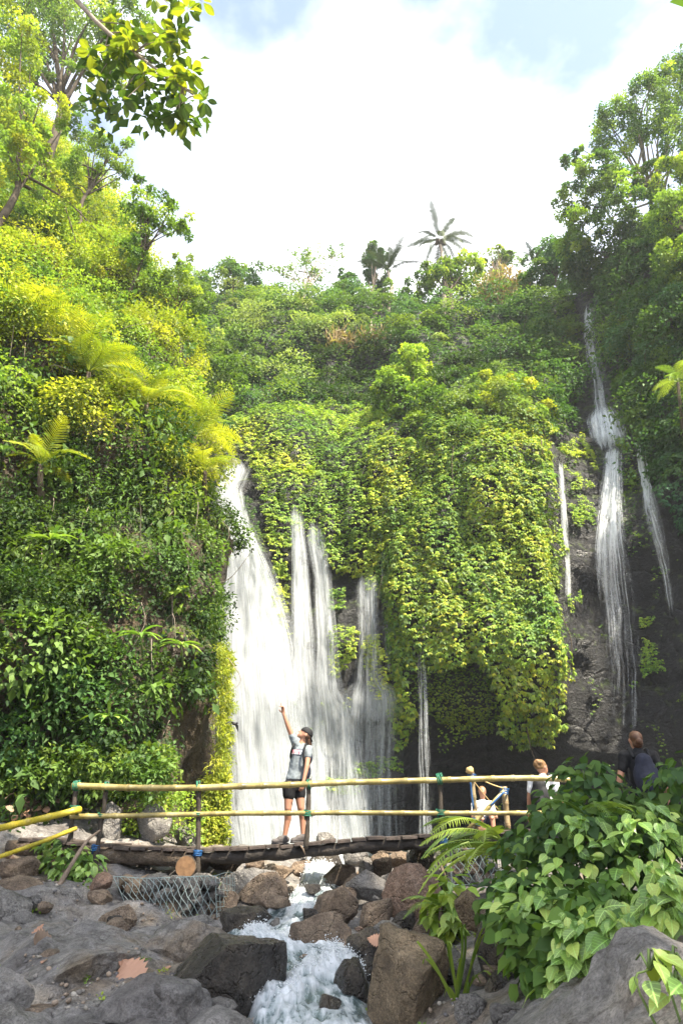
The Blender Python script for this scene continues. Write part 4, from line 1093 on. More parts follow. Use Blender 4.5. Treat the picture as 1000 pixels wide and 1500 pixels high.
def leafy_shrub(name, label, base, ell, n_obj, n_stuff, L, mats, pal, group=None, cat='shrub', inward=.2):
    base = np.asarray(base, float)
    root = empty(name, base, label, cat, group)
    cen = np.array([P(*e[:3]) for e in ell]); rad = np.array([e[3] * mpp(*e[:3]) for e in ell])
    mb = MB()
    for c, r in zip(cen, rad):
        mb.tube(spline([base + rng.standard_normal(3) * .06, .5 * (base + c) + np.array((rnd.uniform(-.1, .1), rnd.uniform(0, .15), .05)), c], 8), np.linspace(.018 if L > .105 else .005, .006 if L > .105 else .003, 8), 5)
        for _ in range(5):
            e = c + unit(rng.standard_normal(3)) * r * .9
            mb.tube([c, .5 * (c + e) + UP * .03, e], [.006, .005, .003], 4)
    mb.build('stems', MAT['stem_green'], root)
    N = n_obj + n_stuff
    pick = rng.choice(len(ell), N * 3, p=rad ** 2 / (rad ** 2).sum())
    d = unit(rng.standard_normal((N * 3, 3)) + np.array((0, -.35, .3)))
    pos = cen[pick] + d * (rad[pick] * (.55 + .5 * rng.random(N * 3) ** .7))[:, None]
    pos = pos[:N]; d = d[:N]
    tip = unit(d * np.array((.9, .9, .3)) - UP * .65 + rng.standard_normal((N, 3)) * .35)
    nrm = unit(d * .6 + UP * .75 + np.array((0, -.25, 0)) + rng.standard_normal((N, 3)) * .28)
    # leaves that show: outermost towards the eye
    q = pos - np.array((0, 0, EYE)); dist = np.linalg.norm(q, axis=1)
    depth_in = np.array([max(0, max((r - np.linalg.norm(p - c)) for c, r in zip(cen, rad))) for p in pos])
    order = np.argsort(dist + depth_in * 2.5)
    a, b = order[:n_obj], order[n_obj:]
    meshes = [leaf_mesh('leaf', L * s, L * s * w, m, dr, .2, True, k) for k, (s, w, m, dr) in enumerate([(1, .68, mats[0], .25), (1.12, .72, mats[1], .18), (.85, .64, mats[0], .35), (.8, .7, mats[-1], .22)])]
    for i in a:
        place_leaf(root, meshes[rnd.randrange(4)], pos[i], tip[i], nrm[i], rnd.uniform(.6, 1.15))
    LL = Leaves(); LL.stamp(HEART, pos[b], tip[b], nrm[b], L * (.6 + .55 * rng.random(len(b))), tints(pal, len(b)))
    tag(LL.build('inner_leaves', root), kind='stuff')
    return root

leafy_shrub('broadleaf_shrub', 'big shrub with drooping heart-shaped leaves on the right bank', P(860, 1420, 6.2) , [(858,1158,6.6,50),(832,1200,6.5,52),(925,1216,6.2,60),(1014,1172,6.0,64),(768,1266,6.4,50),(850,1260,6.0,88),(950,1270,5.6,86),(1030,1280,5.4,80),(745,1325,6.0,46),(800,1335,5.7,66)],
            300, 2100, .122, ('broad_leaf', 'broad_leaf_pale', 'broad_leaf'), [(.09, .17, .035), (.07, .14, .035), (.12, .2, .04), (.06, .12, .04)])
leafy_shrub('low_shrub', 'lower bright green shrub growing over the big grey rock', P(860, 1470, 4.9), [(880,1345,5.3,54),(795,1405,5.3,50),(850,1390,5.0,56),(822,1440,5.0,36),(910,1365,4.7,40),(985,1330,4.5,46),(770,1370,5.5,44)],
            240, 700, .13, ('broad_leaf_pale', 'broad_leaf', 'broad_leaf_pale'), [(.1, .19, .035), (.13, .22, .04), (.08, .16, .035)])
leafy_shrub('leaf_sprig', 'light green sprig of broad leaves in the bottom right corner', P(1010, 1530, 2.5), [(950, 1420, 2.55, 28), (990, 1450, 2.5, 32), (985, 1412, 2.6, 24)],
            16, 4, .1, ('broad_leaf_pale', 'broad_leaf_pale', 'broad_leaf'), 'vine')
leafy_shrub('bank_sapling', 'small yellow green plant with broad leaves below the bridge post', P(655, 1400, 8.6), [(655, 1305, 8.6, 24), (664, 1335, 8.5, 20), (640, 1340, 8.6, 18), (660, 1362, 8.4, 16)],
            46, 60, .2, ('broad_leaf_pale', 'canopy_leaf', 'broad_leaf_pale'), 'vine')
leafy_shrub('bank_bush', 'leafy bush under the log at the left end of the bridge', P(110, 1330, 10.6), [(95, 1272, 10.6, 32), (125, 1278, 10.5, 28), (75, 1250, 10.8, 20), (105, 1300, 10.4, 22)],
            120, 240, .13, ('broad_leaf', 'broad_leaf_pale', 'broad_leaf'), 'mid')
# ferns of the right bank
bf = [frond_mesh('fern_frond', .95, .5 + .1 * k, 32, .15, .014, False, 'fern_green', .1, seed=40 + k) for k in range(3)]
for px, py, Y, n, a0, a1, sc, lab in [(735, 1232, 7.6, 6, .6, 3.0, (.9, 1.15), 'arching fern overhanging the right end of the bridge'),
                                      (762, 1262, 6.9, 6, .9, 2.6, (.9, 1.2), 'bright fern frond drooping left below the bridge end'),
                                      (858, 1200, 6.0, 7, 2.2, 5.0, (.5, .7), 'fern fronds sticking out of the middle of the big shrub'),
                                      (645, 1330, 8.4, 6, 1.0, 3.6, (.4, .55), 'small yellow fern beside the sapling under the post')]:
    c = P(px, py, Y); root = empty('fern', c, lab, 'fern', 'ferns on the right bank')
    rosette(root, bf, n, c, (-.1, .5), sc, az0=a0, az1=a1)
    mb = MB(); mb.tube([c - UP * .25, c - UP * .1, c + UP * .02], [.03, .035, .02], 6); mb.build('rootstock', MAT['bark'], root)

# grass clump between the rocks
gc = empty('grass_clump', P(672, 1470, 6.2), 'clump of long arching grass blades between the right boulders', 'grass')
for k, (bx, by, tx, ty, hx, hy) in enumerate([(665,1450,625,1400,610,1378),(668,1450,618,1430,622,1404),(672,1455,660,1395,655,1378),(676,1440,676,1370,680,1354),(680,1430,690,1372,676,1358),(680,1420,735,1378,715,1352),(682,1430,735,1392,712,1366),
                                              (678,1440,725,1425,700,1400),(676,1450,740,1470,715,1424),(670,1460,668,1410,674,1404),(668,1470,650,1460,655,1446),(684,1450,704,1440,695,1428),(690,1470,692,1500,684,1440),(666,1462,663,1390,658,1380)]):
    a, c, b = P(bx, by, 6.3), P(tx, ty, 6.1 + .2 * rnd.random()), P(hx, hy, 6.2)
    pth = spline([P(672 + rnd.uniform(-6, 6), 1478, 6.25), a * .5 + b * .5 + rng.standard_normal(3) * .01, b, c], 12)
    w = .013 * np.array([.6, .8, 1, 1, 1, 1, .95, .85, .7, .5, .3, .05])
    V = []; F = []
    for i in range(12):
        s = np.array((.8, .5, .2)); s = s / np.linalg.norm(s)
        V += [pth[i] - s * w[i], pth[i] - UP * .004, pth[i] + s * w[i]]
    for i in range(11): F += [(3*i, 3*i+1, 3*i+4, 3*i+3), (3*i+1, 3*i+2, 3*i+5, 3*i+4)]
    MB().add(V, F).build('blade', MAT['grass_blade'], gc)

# overhanging branch with large leaves, top left
bt_base = P(-190, 420, 10.5)
bt = empty('overhanging_tree', bt_base, 'overhanging branch of large glossy leaves at the top left', 'tree')
mb = MB()
trunk = spline([bt_base - UP * .5, P(-190, 160, 10), P(-130, 0, 9.3), P(-20, -90, 8.8)], 16)
mb.tube(trunk, np.linspace(.24, .1, 16), 8)
limb = spline([P(-20, -90, 8.8), P(80, -30, 8.5), P(150, 40, 8.2), P(220, 95, 8.0), P(285, 140, 8.0)], 16)
mb.tube(limb, np.linspace(.07, .015, 16), 7)
limb2 = spline([P(-40, -80, 9.0), P(60, -60, 8.4), P(160, -20, 8.0), P(270, -10, 7.8)], 14); mb.tube(limb2, np.linspace(.08, .02, 14), 6)
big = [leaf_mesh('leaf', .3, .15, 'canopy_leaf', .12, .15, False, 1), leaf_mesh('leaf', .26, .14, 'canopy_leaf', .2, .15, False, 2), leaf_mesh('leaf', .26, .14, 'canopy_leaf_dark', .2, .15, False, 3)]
REG = [(110, 60), (170, 25), (250, 25), (290, 80), (318, 150), (275, 190), (200, 195), (160, 165), (135, 110)]
spots = []
while len(spots) < 38:
    x, y = rnd.uniform(100, 320), rnd.uniform(20, 200)
    if in_poly(np.array([x]), np.array([y]), REG)[0]: spots.append((x, y, rnd.uniform(7.6, 8.7)))
spots += [(250, 8, 7.8), (275, 14, 7.7), (262, -4, 7.8), (296, 2, 7.8), (225, -5, 7.9)]
for sx, sy, sY in spots:
    e = P(sx, sy, sY)
    src = limb if sy > 15 else limb2
    k = int(np.argmin(np.linalg.norm(src - (e + np.array((-.5, .1, 0))), axis=1)))
    mb.tube(spline([src[k], .5 * (src[k] + e) + UP * .05, e], 6), np.linspace(.018, .006, 6), 4)
    n = 7
    for j in range(n):
        a = 2 * math.pi * j / n + rnd.uniform(-.4, .4)
        d = np.array((math.cos(a), math.sin(a), rnd.uniform(-.35, .25)))
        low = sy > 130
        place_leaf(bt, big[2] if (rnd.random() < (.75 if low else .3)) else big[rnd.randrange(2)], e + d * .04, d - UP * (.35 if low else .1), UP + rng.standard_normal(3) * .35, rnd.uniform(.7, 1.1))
mb.build('trunk', MAT['pale_bark'], bt)
fill = Leaves(); fp = np.array([P(rnd.uniform(120, 290), rnd.uniform(60, 190), rnd.uniform(8.2, 9)) for _ in range(45)])
blobs(fill, fp, np.tile(UP, (45, 1)), .25, 7, .24, [(.05, .1, .02), (.08, .14, .025)], OVATE, fill=.2)
tag(fill.build('small_leaves', bt), kind='stuff')
# ------------------------------------------------------------------ boulders
_ico = {}
def ico(n):
    if n not in _ico:
        bm = bmesh.new(); bmesh.ops.create_icosphere(bm, subdivisions=n, radius=1)
        _ico[n] = (np.array([v.co[:] for v in bm.verts]), np.array([[v.index for v in f.verts] for f in bm.faces])); bm.free()
    return _ico[n]

def rock_vf(half, sub=4, seed=0, cuts=9, rough=.09, tilt=.3, hard=.97):
    V, F = ico(sub); V = V.copy(); r = np.random.default_rng(seed)
    for _ in range(cuts):
        n_ = unit(r.standard_normal(3)); d = r.uniform(.5, .88)
        V -= n_ * (np.maximum(V @ n_ - d, 0) * hard)[:, None]
    s = seed * 3.17
    k = 1 + rough * fbm(V * 1.7 + s, 4, seed % 97) + rough * .35 * fbm(V * 6 + s, 3, seed % 89) - rough * .8 * np.maximum(0, .25 - np.abs(fbm(V * 2.1 + s * 1.3, 3, seed % 83)))
    V = V * k[:, None]
    V = V / np.abs(V).max(0)
    V = V * np.asarray(half)
    a, b, c = r.uniform(-tilt, tilt, 3)
    M = np.array(Matrix.Rotation(a, 3, 'X') @ Matrix.Rotation(b, 3, 'Y') @ Matrix.Rotation(c * 2, 3, 'Z'))
    return V @ M.T, F

_seed = [100]
def boulder(px, py, w, h, Y, mat, label, sub=4, name='boulder', group=None, cat='rock', deep=.9, seed=None, cuts=15, tilt=.25, rough=.08):
    _seed[0] += 1
    m = mpp(px, py, Y); hw, hh = w * m / 2, h * m / 2
    V, F = rock_vf((hw, (hw + hh) / 2 * deep, hh * 1.12), sub, seed or _seed[0], cuts, rough, tilt)
    c = P(px, py, Y) + np.array((0, 0, -hh * .08))
    me = mesh_np(name, V, F)
    me.materials.append(MAT[mat])
    me.polygons.foreach_set('use_smooth', np.ones(len(me.polygons), bool))
    o = bpy.data.objects.new(name, me); col.objects.link(o); o.location = tuple(c)
    return tag(o, label, cat, group)

B = [
 (365,1297,100,66,10.6,'rock_grey','flat pale grey boulder by the stream just under the bridge',5),
 (393,1306,96,50,9.9,'rock_brown','rounded brown grey boulder in front of the flat pale boulder',5),
 (405,1322,48,18,9.4,'rock_brown','small slab wedged at the water edge below the rounded brown boulder',4),
 (362,1346,92,48,9.0,'rock_wet','dark wet boulder beside the wire cage at the stream edge',5),
 (488,1330,86,56,9.6,'rock_brown','brown boulder with a rusty face right of the upper stream',5),
 (476,1374,112,70,8.3,'rock_brown','broad mossy boulder splitting the stream in two',5),
 (553,1338,58,46,9.2,'rock_brown','pointed grey brown boulder behind the wet dark ones',4),
 (544,1392,78,62,7.9,'rock_wet','smooth dark boulder with a dry leaf on its top',5),
 (522,1448,68,82,6.9,'rock_wet','round black wet boulder standing in the foam',5),
 (598,1436,124,168,6.5,'rock_tan','tall upright tan boulder at the right of the stream',5),
 (603,1308,88,78,9.4,'rock_orange','orange brown boulder below the right half of the bridge',5),
 (538,1298,70,42,10.6,'rock_grey','grey sloping boulder left of the orange one',4),
 (559,1263,40,34,12.2,'rock_brown','squat brown boulder directly under the bridge beam',4),
 (583,1257,38,30,12.6,'rock_brown','rounded tan boulder under the beam beside the squat brown one',4),
 (615,1260,44,36,12.0,'rock_wet','dark boulder under the beam left of the right post',4),
 (498,1278,52,30,12.0,'rock_brown','low brown boulder with a mossy streak in mid stream',4),
 (482,1260,62,34,13.0,'rock_wet','black boulder in the shade below the woman',4),
 (534,1271,24,28,12.2,'rock_grey','small upright grey stone between boulders under the bridge',4),
 (456,1301,28,16,10.4,'rock_wet','small black stone breaking the upper rapids',4),
 (325,1265,60,26,12.2,'rock_brown','flat brown stone right of the log stub',4),
 (372,1263,34,20,12.6,'rock_brown','small brown stone below the woman at the pool outlet',4),
 (474,1230,36,20,14.5,'rock_grey','light grey rock showing above the deck beside the railing post',4),
 (566,1364,60,26,8.6,'rock_grey','flat layered slab behind the tall tan boulder',4),
 (590,1352,50,30,9.0,'rock_wet','dark stone under the orange boulder',4),
 (688,1334,46,56,8.0,'rock_tan','brown pitted rock below the drooping fern',4),
 (692,1482,68,52,5.7,'rock_grey','smooth blue grey stone at the foot of the grass clump',5),
 (728,1452,50,46,6.0,'rock_wet','dark stone behind the blue grey one',4),
 (745,1490,60,40,5.2,'rock_grey','grey stone beside the big slanting rock',4),
 (676,1420,36,60,6.6,'rock_grey','grey stone hidden behind the grass blades',4),
 (735,1400,80,110,6.6,'rock_wet','shadowed boulder under the right shrub',4),
 (35,1268,70,38,10.4,'rock_brown','sandy boulder beside the path at the far left',4),
 (28,1305,84,40,9.6,'rock_brown','flat topped brown boulder on the left bank',4),
 (14,1330,64,70,8.8,'rock_grey','angular grey boulder cut by the left edge',5),
 (98,1325,56,46,9.5,'rock_grey','blue grey rock at the foot of the leaning stick',4),
 (176,1348,60,42,9.0,'rock_brown','rust brown boulder in front of the wire cage',5),
 (150,1292,36,26,9.6,'rock_orange','orange brown stone on top of the left pile',4),
 (148,1314,40,22,9.4,'rock_brown','stone wedged under the orange brown one',4),
 (262,1386,150,84,7.9,'bedrock','big dark grey brown rock outcrop below the wire cage',5),
 (330,1440,190,150,6.7,'rock_wet','large wet black rock on the left edge of the rapids',5),
 (110,1425,190,70,6.6,'bedrock','broad flat grey slab in the left foreground',5),
 (210,1480,200,90,6.0,'bedrock','low grey slab with a dry leaf near the lower edge',5),
 (6,1452,90,70,6.0,'bedrock','dark cracked rock in the lower left corner',5),
 (165,1205,46,62,13.0,'rock_grey','grey rock behind the left railing posts',4),
 (228,1208,52,60,13.2,'rock_grey','slanting dark grey rock behind the lower rail',4),
 (195,1195,40,44,13.6,'rock_brown','brown rock between the two grey ones behind the rail',4),
 (275,1225,44,36,14,'rock_grey','grey rock at the foot of the bare earth face',4),
 (425,1252,60,22,15.5,'rock_grey','low rock at the pool outlet left of the black boulder',4),
 (560,1243,90,20,16.5,'rock_brown','long low rock at the pool edge',4),
 (522,1294,42,28,11.2,'rock_brown','small brown boulder between the grey slope and the rapids',4),
 (577,1291,46,34,10.8,'rock_grey','grey boulder tucked behind the orange one',4),
 (636,1292,40,40,10.2,'rock_wet','dark wedge of rock at the foot of the right post',4),
 (586,1380,60,40,8.3,'rock_grey','grey boulder between the flat slab and the tall tan boulder',4),
 (628,1350,52,44,8.9,'rock_brown','brown boulder below the right flank of the orange one',4),
 (508,1312,34,22,10.4,'rock_brown','small tan stone at the upper edge of the rapids',4),
 (641,1252,36,26,12.4,'rock_grey','grey stone behind the right post under the beam',4),
 (520,1257,40,22,13.4,'rock_grey','low grey stone in the shadow of the beam mid span',4),
 (345,1250,50,20,13.6,'rock_grey','low grey stone under the beam left of the woman',4),
 (302,1294,44,36,10.6,'rock_grey','grey boulder against the right end of the wire cage',4),
 (334,1322,44,30,9.7,'rock_brown','brown stone between wire cage and pale boulder',4),
 (442,1270,36,20,13.0,'rock_brown','flat stone parting the water under the woman',4),
 (412,1276,40,22,12.4,'rock_brown','rounded stone under the left foot of the woman',4),
 (532,1418,44,34,7.5,'rock_wet','wet stone lodged against the round black boulder',4),
 (640,1412,40,60,7.2,'rock_wet','dark stone behind the tall tan boulder',4),
 (455,1340,30,18,9.3,'rock_wet','wet stone awash at the bend of the rapids',4),
]
for b_ in B:
    boulder(b_[0], b_[1], b_[2], b_[3], b_[4], b_[5], b_[6], b_[7], group='boulders of the streambed')
# the big slanting rock, lower right
bk = boulder(985, 1536, 420, 250, 3.3, 'bedrock', 'big slanting grey rock filling the lower right corner', 6, deep=1.1, seed=4, cuts=12, tilt=.0, rough=.12)
bk.rotation_euler = (0, R(-24), R(10))
for k in range(34):                                            # the bed is packed with smaller boulders
    px, py = rnd.uniform(480, 668), rnd.uniform(1256, 1405)
    if rnd.random() < .25: px = rnd.uniform(300, 400); py = rnd.uniform(1256, 1330)
    Y = float(np.interp(py, [1245, 1260, 1290, 1340, 1365, 1400, 1500], [18, 14, 11.5, 9.6, 9, 7.8, 6.0]))
    s = rnd.uniform(20, 44); tone = rnd.choice(['brown', 'grey', 'wet'])
    boulder(px, py, s, s * rnd.uniform(.6, .8), Y + .25, 'rock_' + tone, f"mid-sized {'dark wet' if tone == 'wet' else tone} boulder packed {'right' if px > 450 else 'left'} of the stream{' under the bridge' if py < 1300 else ' amid bigger ones'}", 4, name='packed_boulder', group='packed boulders of the streambed', cuts=10, rough=.06)
# slabs of the broken bedrock on the left
for k in range(46):
    px, py = rnd.uniform(-10, 330), rnd.uniform(1335, 1505)
    Y = float(np.interp(py, [1330, 1420, 1500], [9.0, 7.2, 5.7]))
    s = rnd.uniform(40, 110) * (py - 1150) / 250
    boulder(px, py + s * .12, s, s * rnd.uniform(.3, .5), Y, rnd.choice(['bedrock', 'bedrock', 'rock_brown', 'rock_grey']), f"low weathered slab of bedrock on the left, {'beside the corner' if px < 80 else 'near the wet black rock' if px > 230 else 'in the middle of the ledges'}{', lower edge' if py > 1430 else ', behind' if py < 1380 else ''}", 4, name='ledge_rock', group='slabs of the left foreground', deep=1.3, cuts=18, tilt=.22, rough=.08)
# small loose stones
for k in range(70):
    t = rnd.random()
    px = rnd.choice([rnd.uniform(310, 660), rnd.uniform(620, 780), rnd.uniform(0, 320)])
    py = rnd.uniform(1262, 1480) if px > 300 else rnd.uniform(1290, 1450)
    Y = float(np.interp(py, [1245, 1260, 1290, 1340, 1365, 1400, 1500], [18, 14, 11.5, 9.6, 9, 7.8, 6.0]))
    g = P(px, py, Y)
    s = rnd.uniform(.05, .15)
    V, F = rock_vf((s, s * .8, s * .6), 3, 600 + k, 8, .1, .6)
    hue = rnd.choice(['grey', 'brown', 'brown', 'wet', 'orange'])
    o = bpy.data.objects.new('stone', mesh_np('stone', V, F)); o.data.materials.append(MAT['rock_' + hue])
    o.data.polygons.foreach_set('use_smooth', np.ones(len(o.data.polygons), bool))
    col.objects.link(o); o.location = (g[0], g[1], max(gz(g[0], g[1]), -9) + s * .35)
    where = 'on the left bedrock' if px < 310 else ('beside the rapids' if px < 560 else 'among the right boulders')
    tag(o, f"small {'dark wet' if hue == 'wet' else hue} loose stone {where}", 'stone', 'small loose stones in the streambed')

# gravel and grit packed between the rocks
gv, gf = ico(1); gl = Leaves()
gpx = np.concatenate([rng.uniform(-20, 340, 1300), rng.uniform(300, 800, 1300)]); gpy = np.concatenate([rng.uniform(1300, 1505, 1300), rng.uniform(1268, 1500, 1300)])
gY = np.interp(gpy, [1245, 1260, 1290, 1340, 1365, 1400, 1500], [18, 14, 11.5, 9.6, 9, 7.8, 5.9])
gpos = np.array([P(a, b_, c) for a, b_, c in zip(gpx, gpy, gY)])
ix = np.abs(xs[None, :] - gpos[:, :1]).argmin(1); iy = np.abs(ys[None, :] - gpos[:, 1:2]).argmin(1)
gpos[:, 2] = ground.G[ix, iy, 2]
kk = fbm(gpos * 1.1, 3, 77) > -.1
gpos = gpos[kk]
gl.stamp((gv * np.array((1, .8, .6)), gf), gpos + UP * .008, unit(rng.standard_normal((len(gpos), 3))), unit(UP + rng.standard_normal((len(gpos), 3)) * .3), .008 + .024 * rng.random(len(gpos)) ** 2, tints([(.2, .18, .16), (.26, .2, .15), (.13, .12, .12), (.3, .27, .23)], len(gpos)))
plain('grit', (.2, .18, .16), .8, .4, 30)
m_ = MAT['grit']; at_ = m_.node_tree.nodes.new('ShaderNodeAttribute'); at_.attribute_name = 'tint'; m_.node_tree.links.new(at_.outputs['Color'], m_.node_tree.nodes['Principled BSDF'].inputs['Base Color'])
tag(gl.build('gravel', None, 'grit'), 'loose gravel and grit packed between the rocks', 'gravel', kind='stuff')
# tiny sprouts and moss tufts in the cracks
sl_ = Leaves()
sp_ = gpos[rng.choice(len(gpos), 90, replace=False)]
blobs(sl_, sp_, np.tile(UP, (90, 1)), .03 + .04 * rng.random(90), 16, .035, 'vine', OVATE, lift=.2)
tag(sl_.build('crack_sprouts'), 'tiny green sprouts and moss tufts in the rock cracks', 'moss', kind='stuff')

# ------------------------------------------------------------------ gabions
plain('wire', (.25, .31, .3), .45, .2, 20, .5)
def gabion(name, label, corners, Yf, depth, nst, seed, cell=.085):
    """corners: TL, TR, BR, BL photograph positions of the front face"""
    TL, TR, BR, BL = [P(*c, Yf) for c in corners]
    r = np.random.default_rng(seed)
    root = empty(name, (BL + BR) / 2, label, 'gabion')
    def face(u, v): return (TL * (1 - u) + TR * u) * (1 - v) + (BL * (1 - u) + BR * u) * v
    w = np.linalg.norm(TR - TL); h = np.linalg.norm(BL - TL)
    nx, ny = nst
    for j in range(ny):
        for i in range(nx):
            u = (i + .5 + (j % 2) * .35 + r.uniform(-.15, .15)) / (nx + .3); v = (j + .5) / ny
            c = face(min(u, .98), v) + np.array((0, depth * .30 + r.uniform(-.03, .03), 0))
            V, F = rock_vf((w / nx * .66, depth * .42, h / ny * .68), 3, int(r.integers(1e4)), 9, .1, .25)
            me = mesh_np('stone', V + c, F); me.materials.append(MAT[r.choice(['rock_grey', 'rock_brown', 'rock_grey', 'rock_brown'])])
            link('stone', me, None, root)
    # wire: hexagon-like twist mesh drawn over front, top and right side
    mb = MB()
    nu, nv = int(w / cell), int(h / cell)
    def wob(u, v, side=0):
        b = -.03 - .13 * math.sin(math.pi * min(max(u, 0), 1)) * math.sin(math.pi * min(max(v, 0), 1))
        p = face(u, v) + np.array((0, b, 0)); p = p + .03 * np.array([vnoise(p * 3 + k * 9.1, 5) for k in range(3)])
        return p
    for a in range(-nv, nu + nv):
        for sgn in (1, -1):
            pts = []
            for s in range(nv + 1):
                uu = (a + sgn * s * .62 + (nv * .62 if sgn < 0 else 0)) / nu + .12 * ((s % 2) - .5) / nu * 2
                if -.001 <= uu <= 1.001: pts.append(wob(uu, s / nv))
            if len(pts) > 1: mb.tube(np.array(pts), .0042, 3, False)
    for v in (0, 1):
        mb.tube(np.array([wob(u, v) for u in np.linspace(0, 1, 20)]), .0045, 4)
    for u in (0, 1):
        mb.tube(np.array([wob(u, v) for v in np.linspace(0, 1, 12)]), .0045, 4)
    for k in range(14):                                     # the mesh wraps round the right end
        v = k / 13
        mb.tube(np.array([wob(1, v) + np.array((.16 * math.sin(z * 1.5), depth * .7 * z ** 1.5, .03 * math.sin(9 * v + 3 * z))) for z in np.linspace(0, 1, 6)]), .004, 3, False)
    for k in range(7):
        z = k / 6
        mb.tube(np.array([wob(1, v) + np.array((.16 * math.sin(z * 1.5), depth * .7 * z ** 1.5, 0)) for v in np.linspace(0, 1, 10)]), .004, 3, False)
    mb.build('wire_mesh', MAT['wire'], root)
    return root
gabion('gabion', 'wire mesh cage of stones under the left end of the bridge', [(168, 1286), (316, 1284), (320, 1368), (196, 1356)], 9.5, .7, (7, 4), 3)
gabion('gabion', 'wire mesh cage of stones at the right end of the bridge', [(662, 1243), (722, 1238), (726, 1300), (660, 1298)], 9.9, .6, (4, 3), 5)

# ------------------------------------------------------------------ bamboo and timber
def bamboo_mat(name, a, b_, c):
    m, n, l, b = new_mat(name)
    tc = n.new('ShaderNodeTexCoord')
    n1 = noise_node(n, l, 2.5, 5, .6, tc.outputs['Object']); n2 = noise_node(n, l, 30, 3, .6, tc.outputs['Object'])
    r = ramp_node(n, l, n1.outputs['Fac'], [(.3, a), (.5, b_), (.7, c)])
    mx = n.new('ShaderNodeMix'); mx.data_type = 'RGBA'; mx.blend_type = 'OVERLAY'; mx.inputs['Factor'].default_value = .5
    l.new(r.outputs['Color'], mx.inputs['A']); l.new(n2.outputs['Fac'], mx.inputs['B']); l.new(mx.outputs['Result'], b.inputs['Base Color'])
    b.inputs['Roughness'].default_value = .38
    return m
bamboo_mat('bamboo_dry', (.09, .075, .03), (.27, .215, .07), (.38, .32, .16))
bamboo_mat('bamboo_yellow', (.3, .26, .03), (.46, .36, .03), (.42, .3, .07))
bamboo_mat('bamboo_old', (.14, .1, .05), (.26, .19, .1), (.2, .17, .1))
plain('post_wood', (.045, .036, .028), .8, .5, 9, .3, .6, 60)
plain('beam_wood', (.03, .024, .02), .75, .6, 4, .3, .8, 25)
plain('plank_wood', (.06, .045, .038), .7, .6, 7, .35, .6, 30)
rock_mat('log_bark', [(.3, (.03, .022, .016)), (.5, (.1, .07, .045)), (.62, (.16, .12, .085)), (.78, (.33, .31, .28))], (.6, .9), 3.0, bump=.8, crack=4)
plain('cut_wood', (.16, .09, .045), .75, .35, 12, .3)
plain('rope_green', (.015, .13, .075), .6, .3, 30); plain('rope_blue', (.012, .085, .24), .6, .3, 30); plain('cord_tan', (.4, .28, .12), .8, .2, 30)
plain('stick_wood', (.2, .15, .11), .85, .4, 8, .2, .5, 40)

def bamboo_pole(name, pts, r, mat, parent, node=.34, seg=10):
    path = spline(pts, 80); path = path + np.stack([.012 * vnoise(path * 1.3 + 7 * a, 3) for a in range(3)], 1)
    arc = np.concatenate([[0], np.cumsum(np.linalg.norm(np.diff(path, axis=0), axis=1))]); tot = arc[-1]
    samples = []; s = rnd.uniform(.05, .25)
    ss = {0.0: 1.0, tot: .93}
    while s < tot - .03:
        for d, k in ((-.03, 1.0), (-.012, 1.16), (0, 1.0), (.012, 1.2), (.03, .99)): ss[max(0, s + d)] = k
        ss[min(tot, s + .17)] = .965
        s += node * rnd.uniform(.8, 1.2)
    key = sorted(ss); rad = np.array([ss[k] for k in key]) * r * (1 - .12 * np.array(key) / tot)
    q = np.stack([np.interp(key, arc, path[:, a]) for a in range(3)], 1)
    return MB().tube(q, rad, seg).build(name, MAT[mat], parent)

def lashing(name, at, axis, r, mat, parent, turns=4, tail=.0):
    """rope wound round a joint, one continuous coil"""
    at = np.asarray(at, float); ax = unit(np.asarray(axis, float)); u = unit(np.cross(ax, (.3, .9, .2))); w = np.cross(ax, u)
    a = np.linspace(0, 2 * math.pi * turns, turns * 10)
    path = at + np.cos(a)[:, None] * u * r + np.sin(a)[:, None] * w * r + ax * (np.linspace(-.5, .5, len(a)) * turns * .02)[:, None]
    if tail: path = np.concatenate([path, path[-1:] + np.linspace(.02, 1, 6)[:, None] * np.array((.02, -.02, -tail))])
    return MB().tube(path + rng.standard_normal(path.shape) * .003, .008, 5).build(name, MAT[mat], parent)

YB = 11.0
bridge = empty('footbridge', P(440, 1250, YB + .45), 'weathered timber and bamboo footbridge across the boulder stream', 'bridge')
deckpts = [(20, 1226), (110, 1234), (200, 1241), (285, 1244), (350, 1242), (440, 1236), (520, 1228), (640, 1223), (740, 1216), (800, 1214)]
def deck(px, dy=0.0, off=0.0):
    p = P(px, float(np.interp(px, [d[0] for d in deckpts], [d[1] for d in deckpts])), YB + dy); p[2] += off
    return p
# beams
for dyy in (.02, .9):
    mb = MB(); mb.tube(np.array([deck(px, dyy, -.135) + rng.standard_normal(3) * .008 for px in np.linspace(15, 282, 26)]), .105 + .01 * rng.standard_normal(26), 12)
    mb.build('log_beam', MAT['log_bark'], bridge)
    xs_ = np.linspace(262, 800, 50)
    mb = MB(); mb.tube(np.array([deck(px, dyy + .01, -.112) + rng.standard_normal(3) * np.array((.004, .004, .008)) for px in xs_]), .076 + .010 * rng.standard_normal(50), 12)
    mb.build('dark_beam', MAT['beam_wood'], bridge)
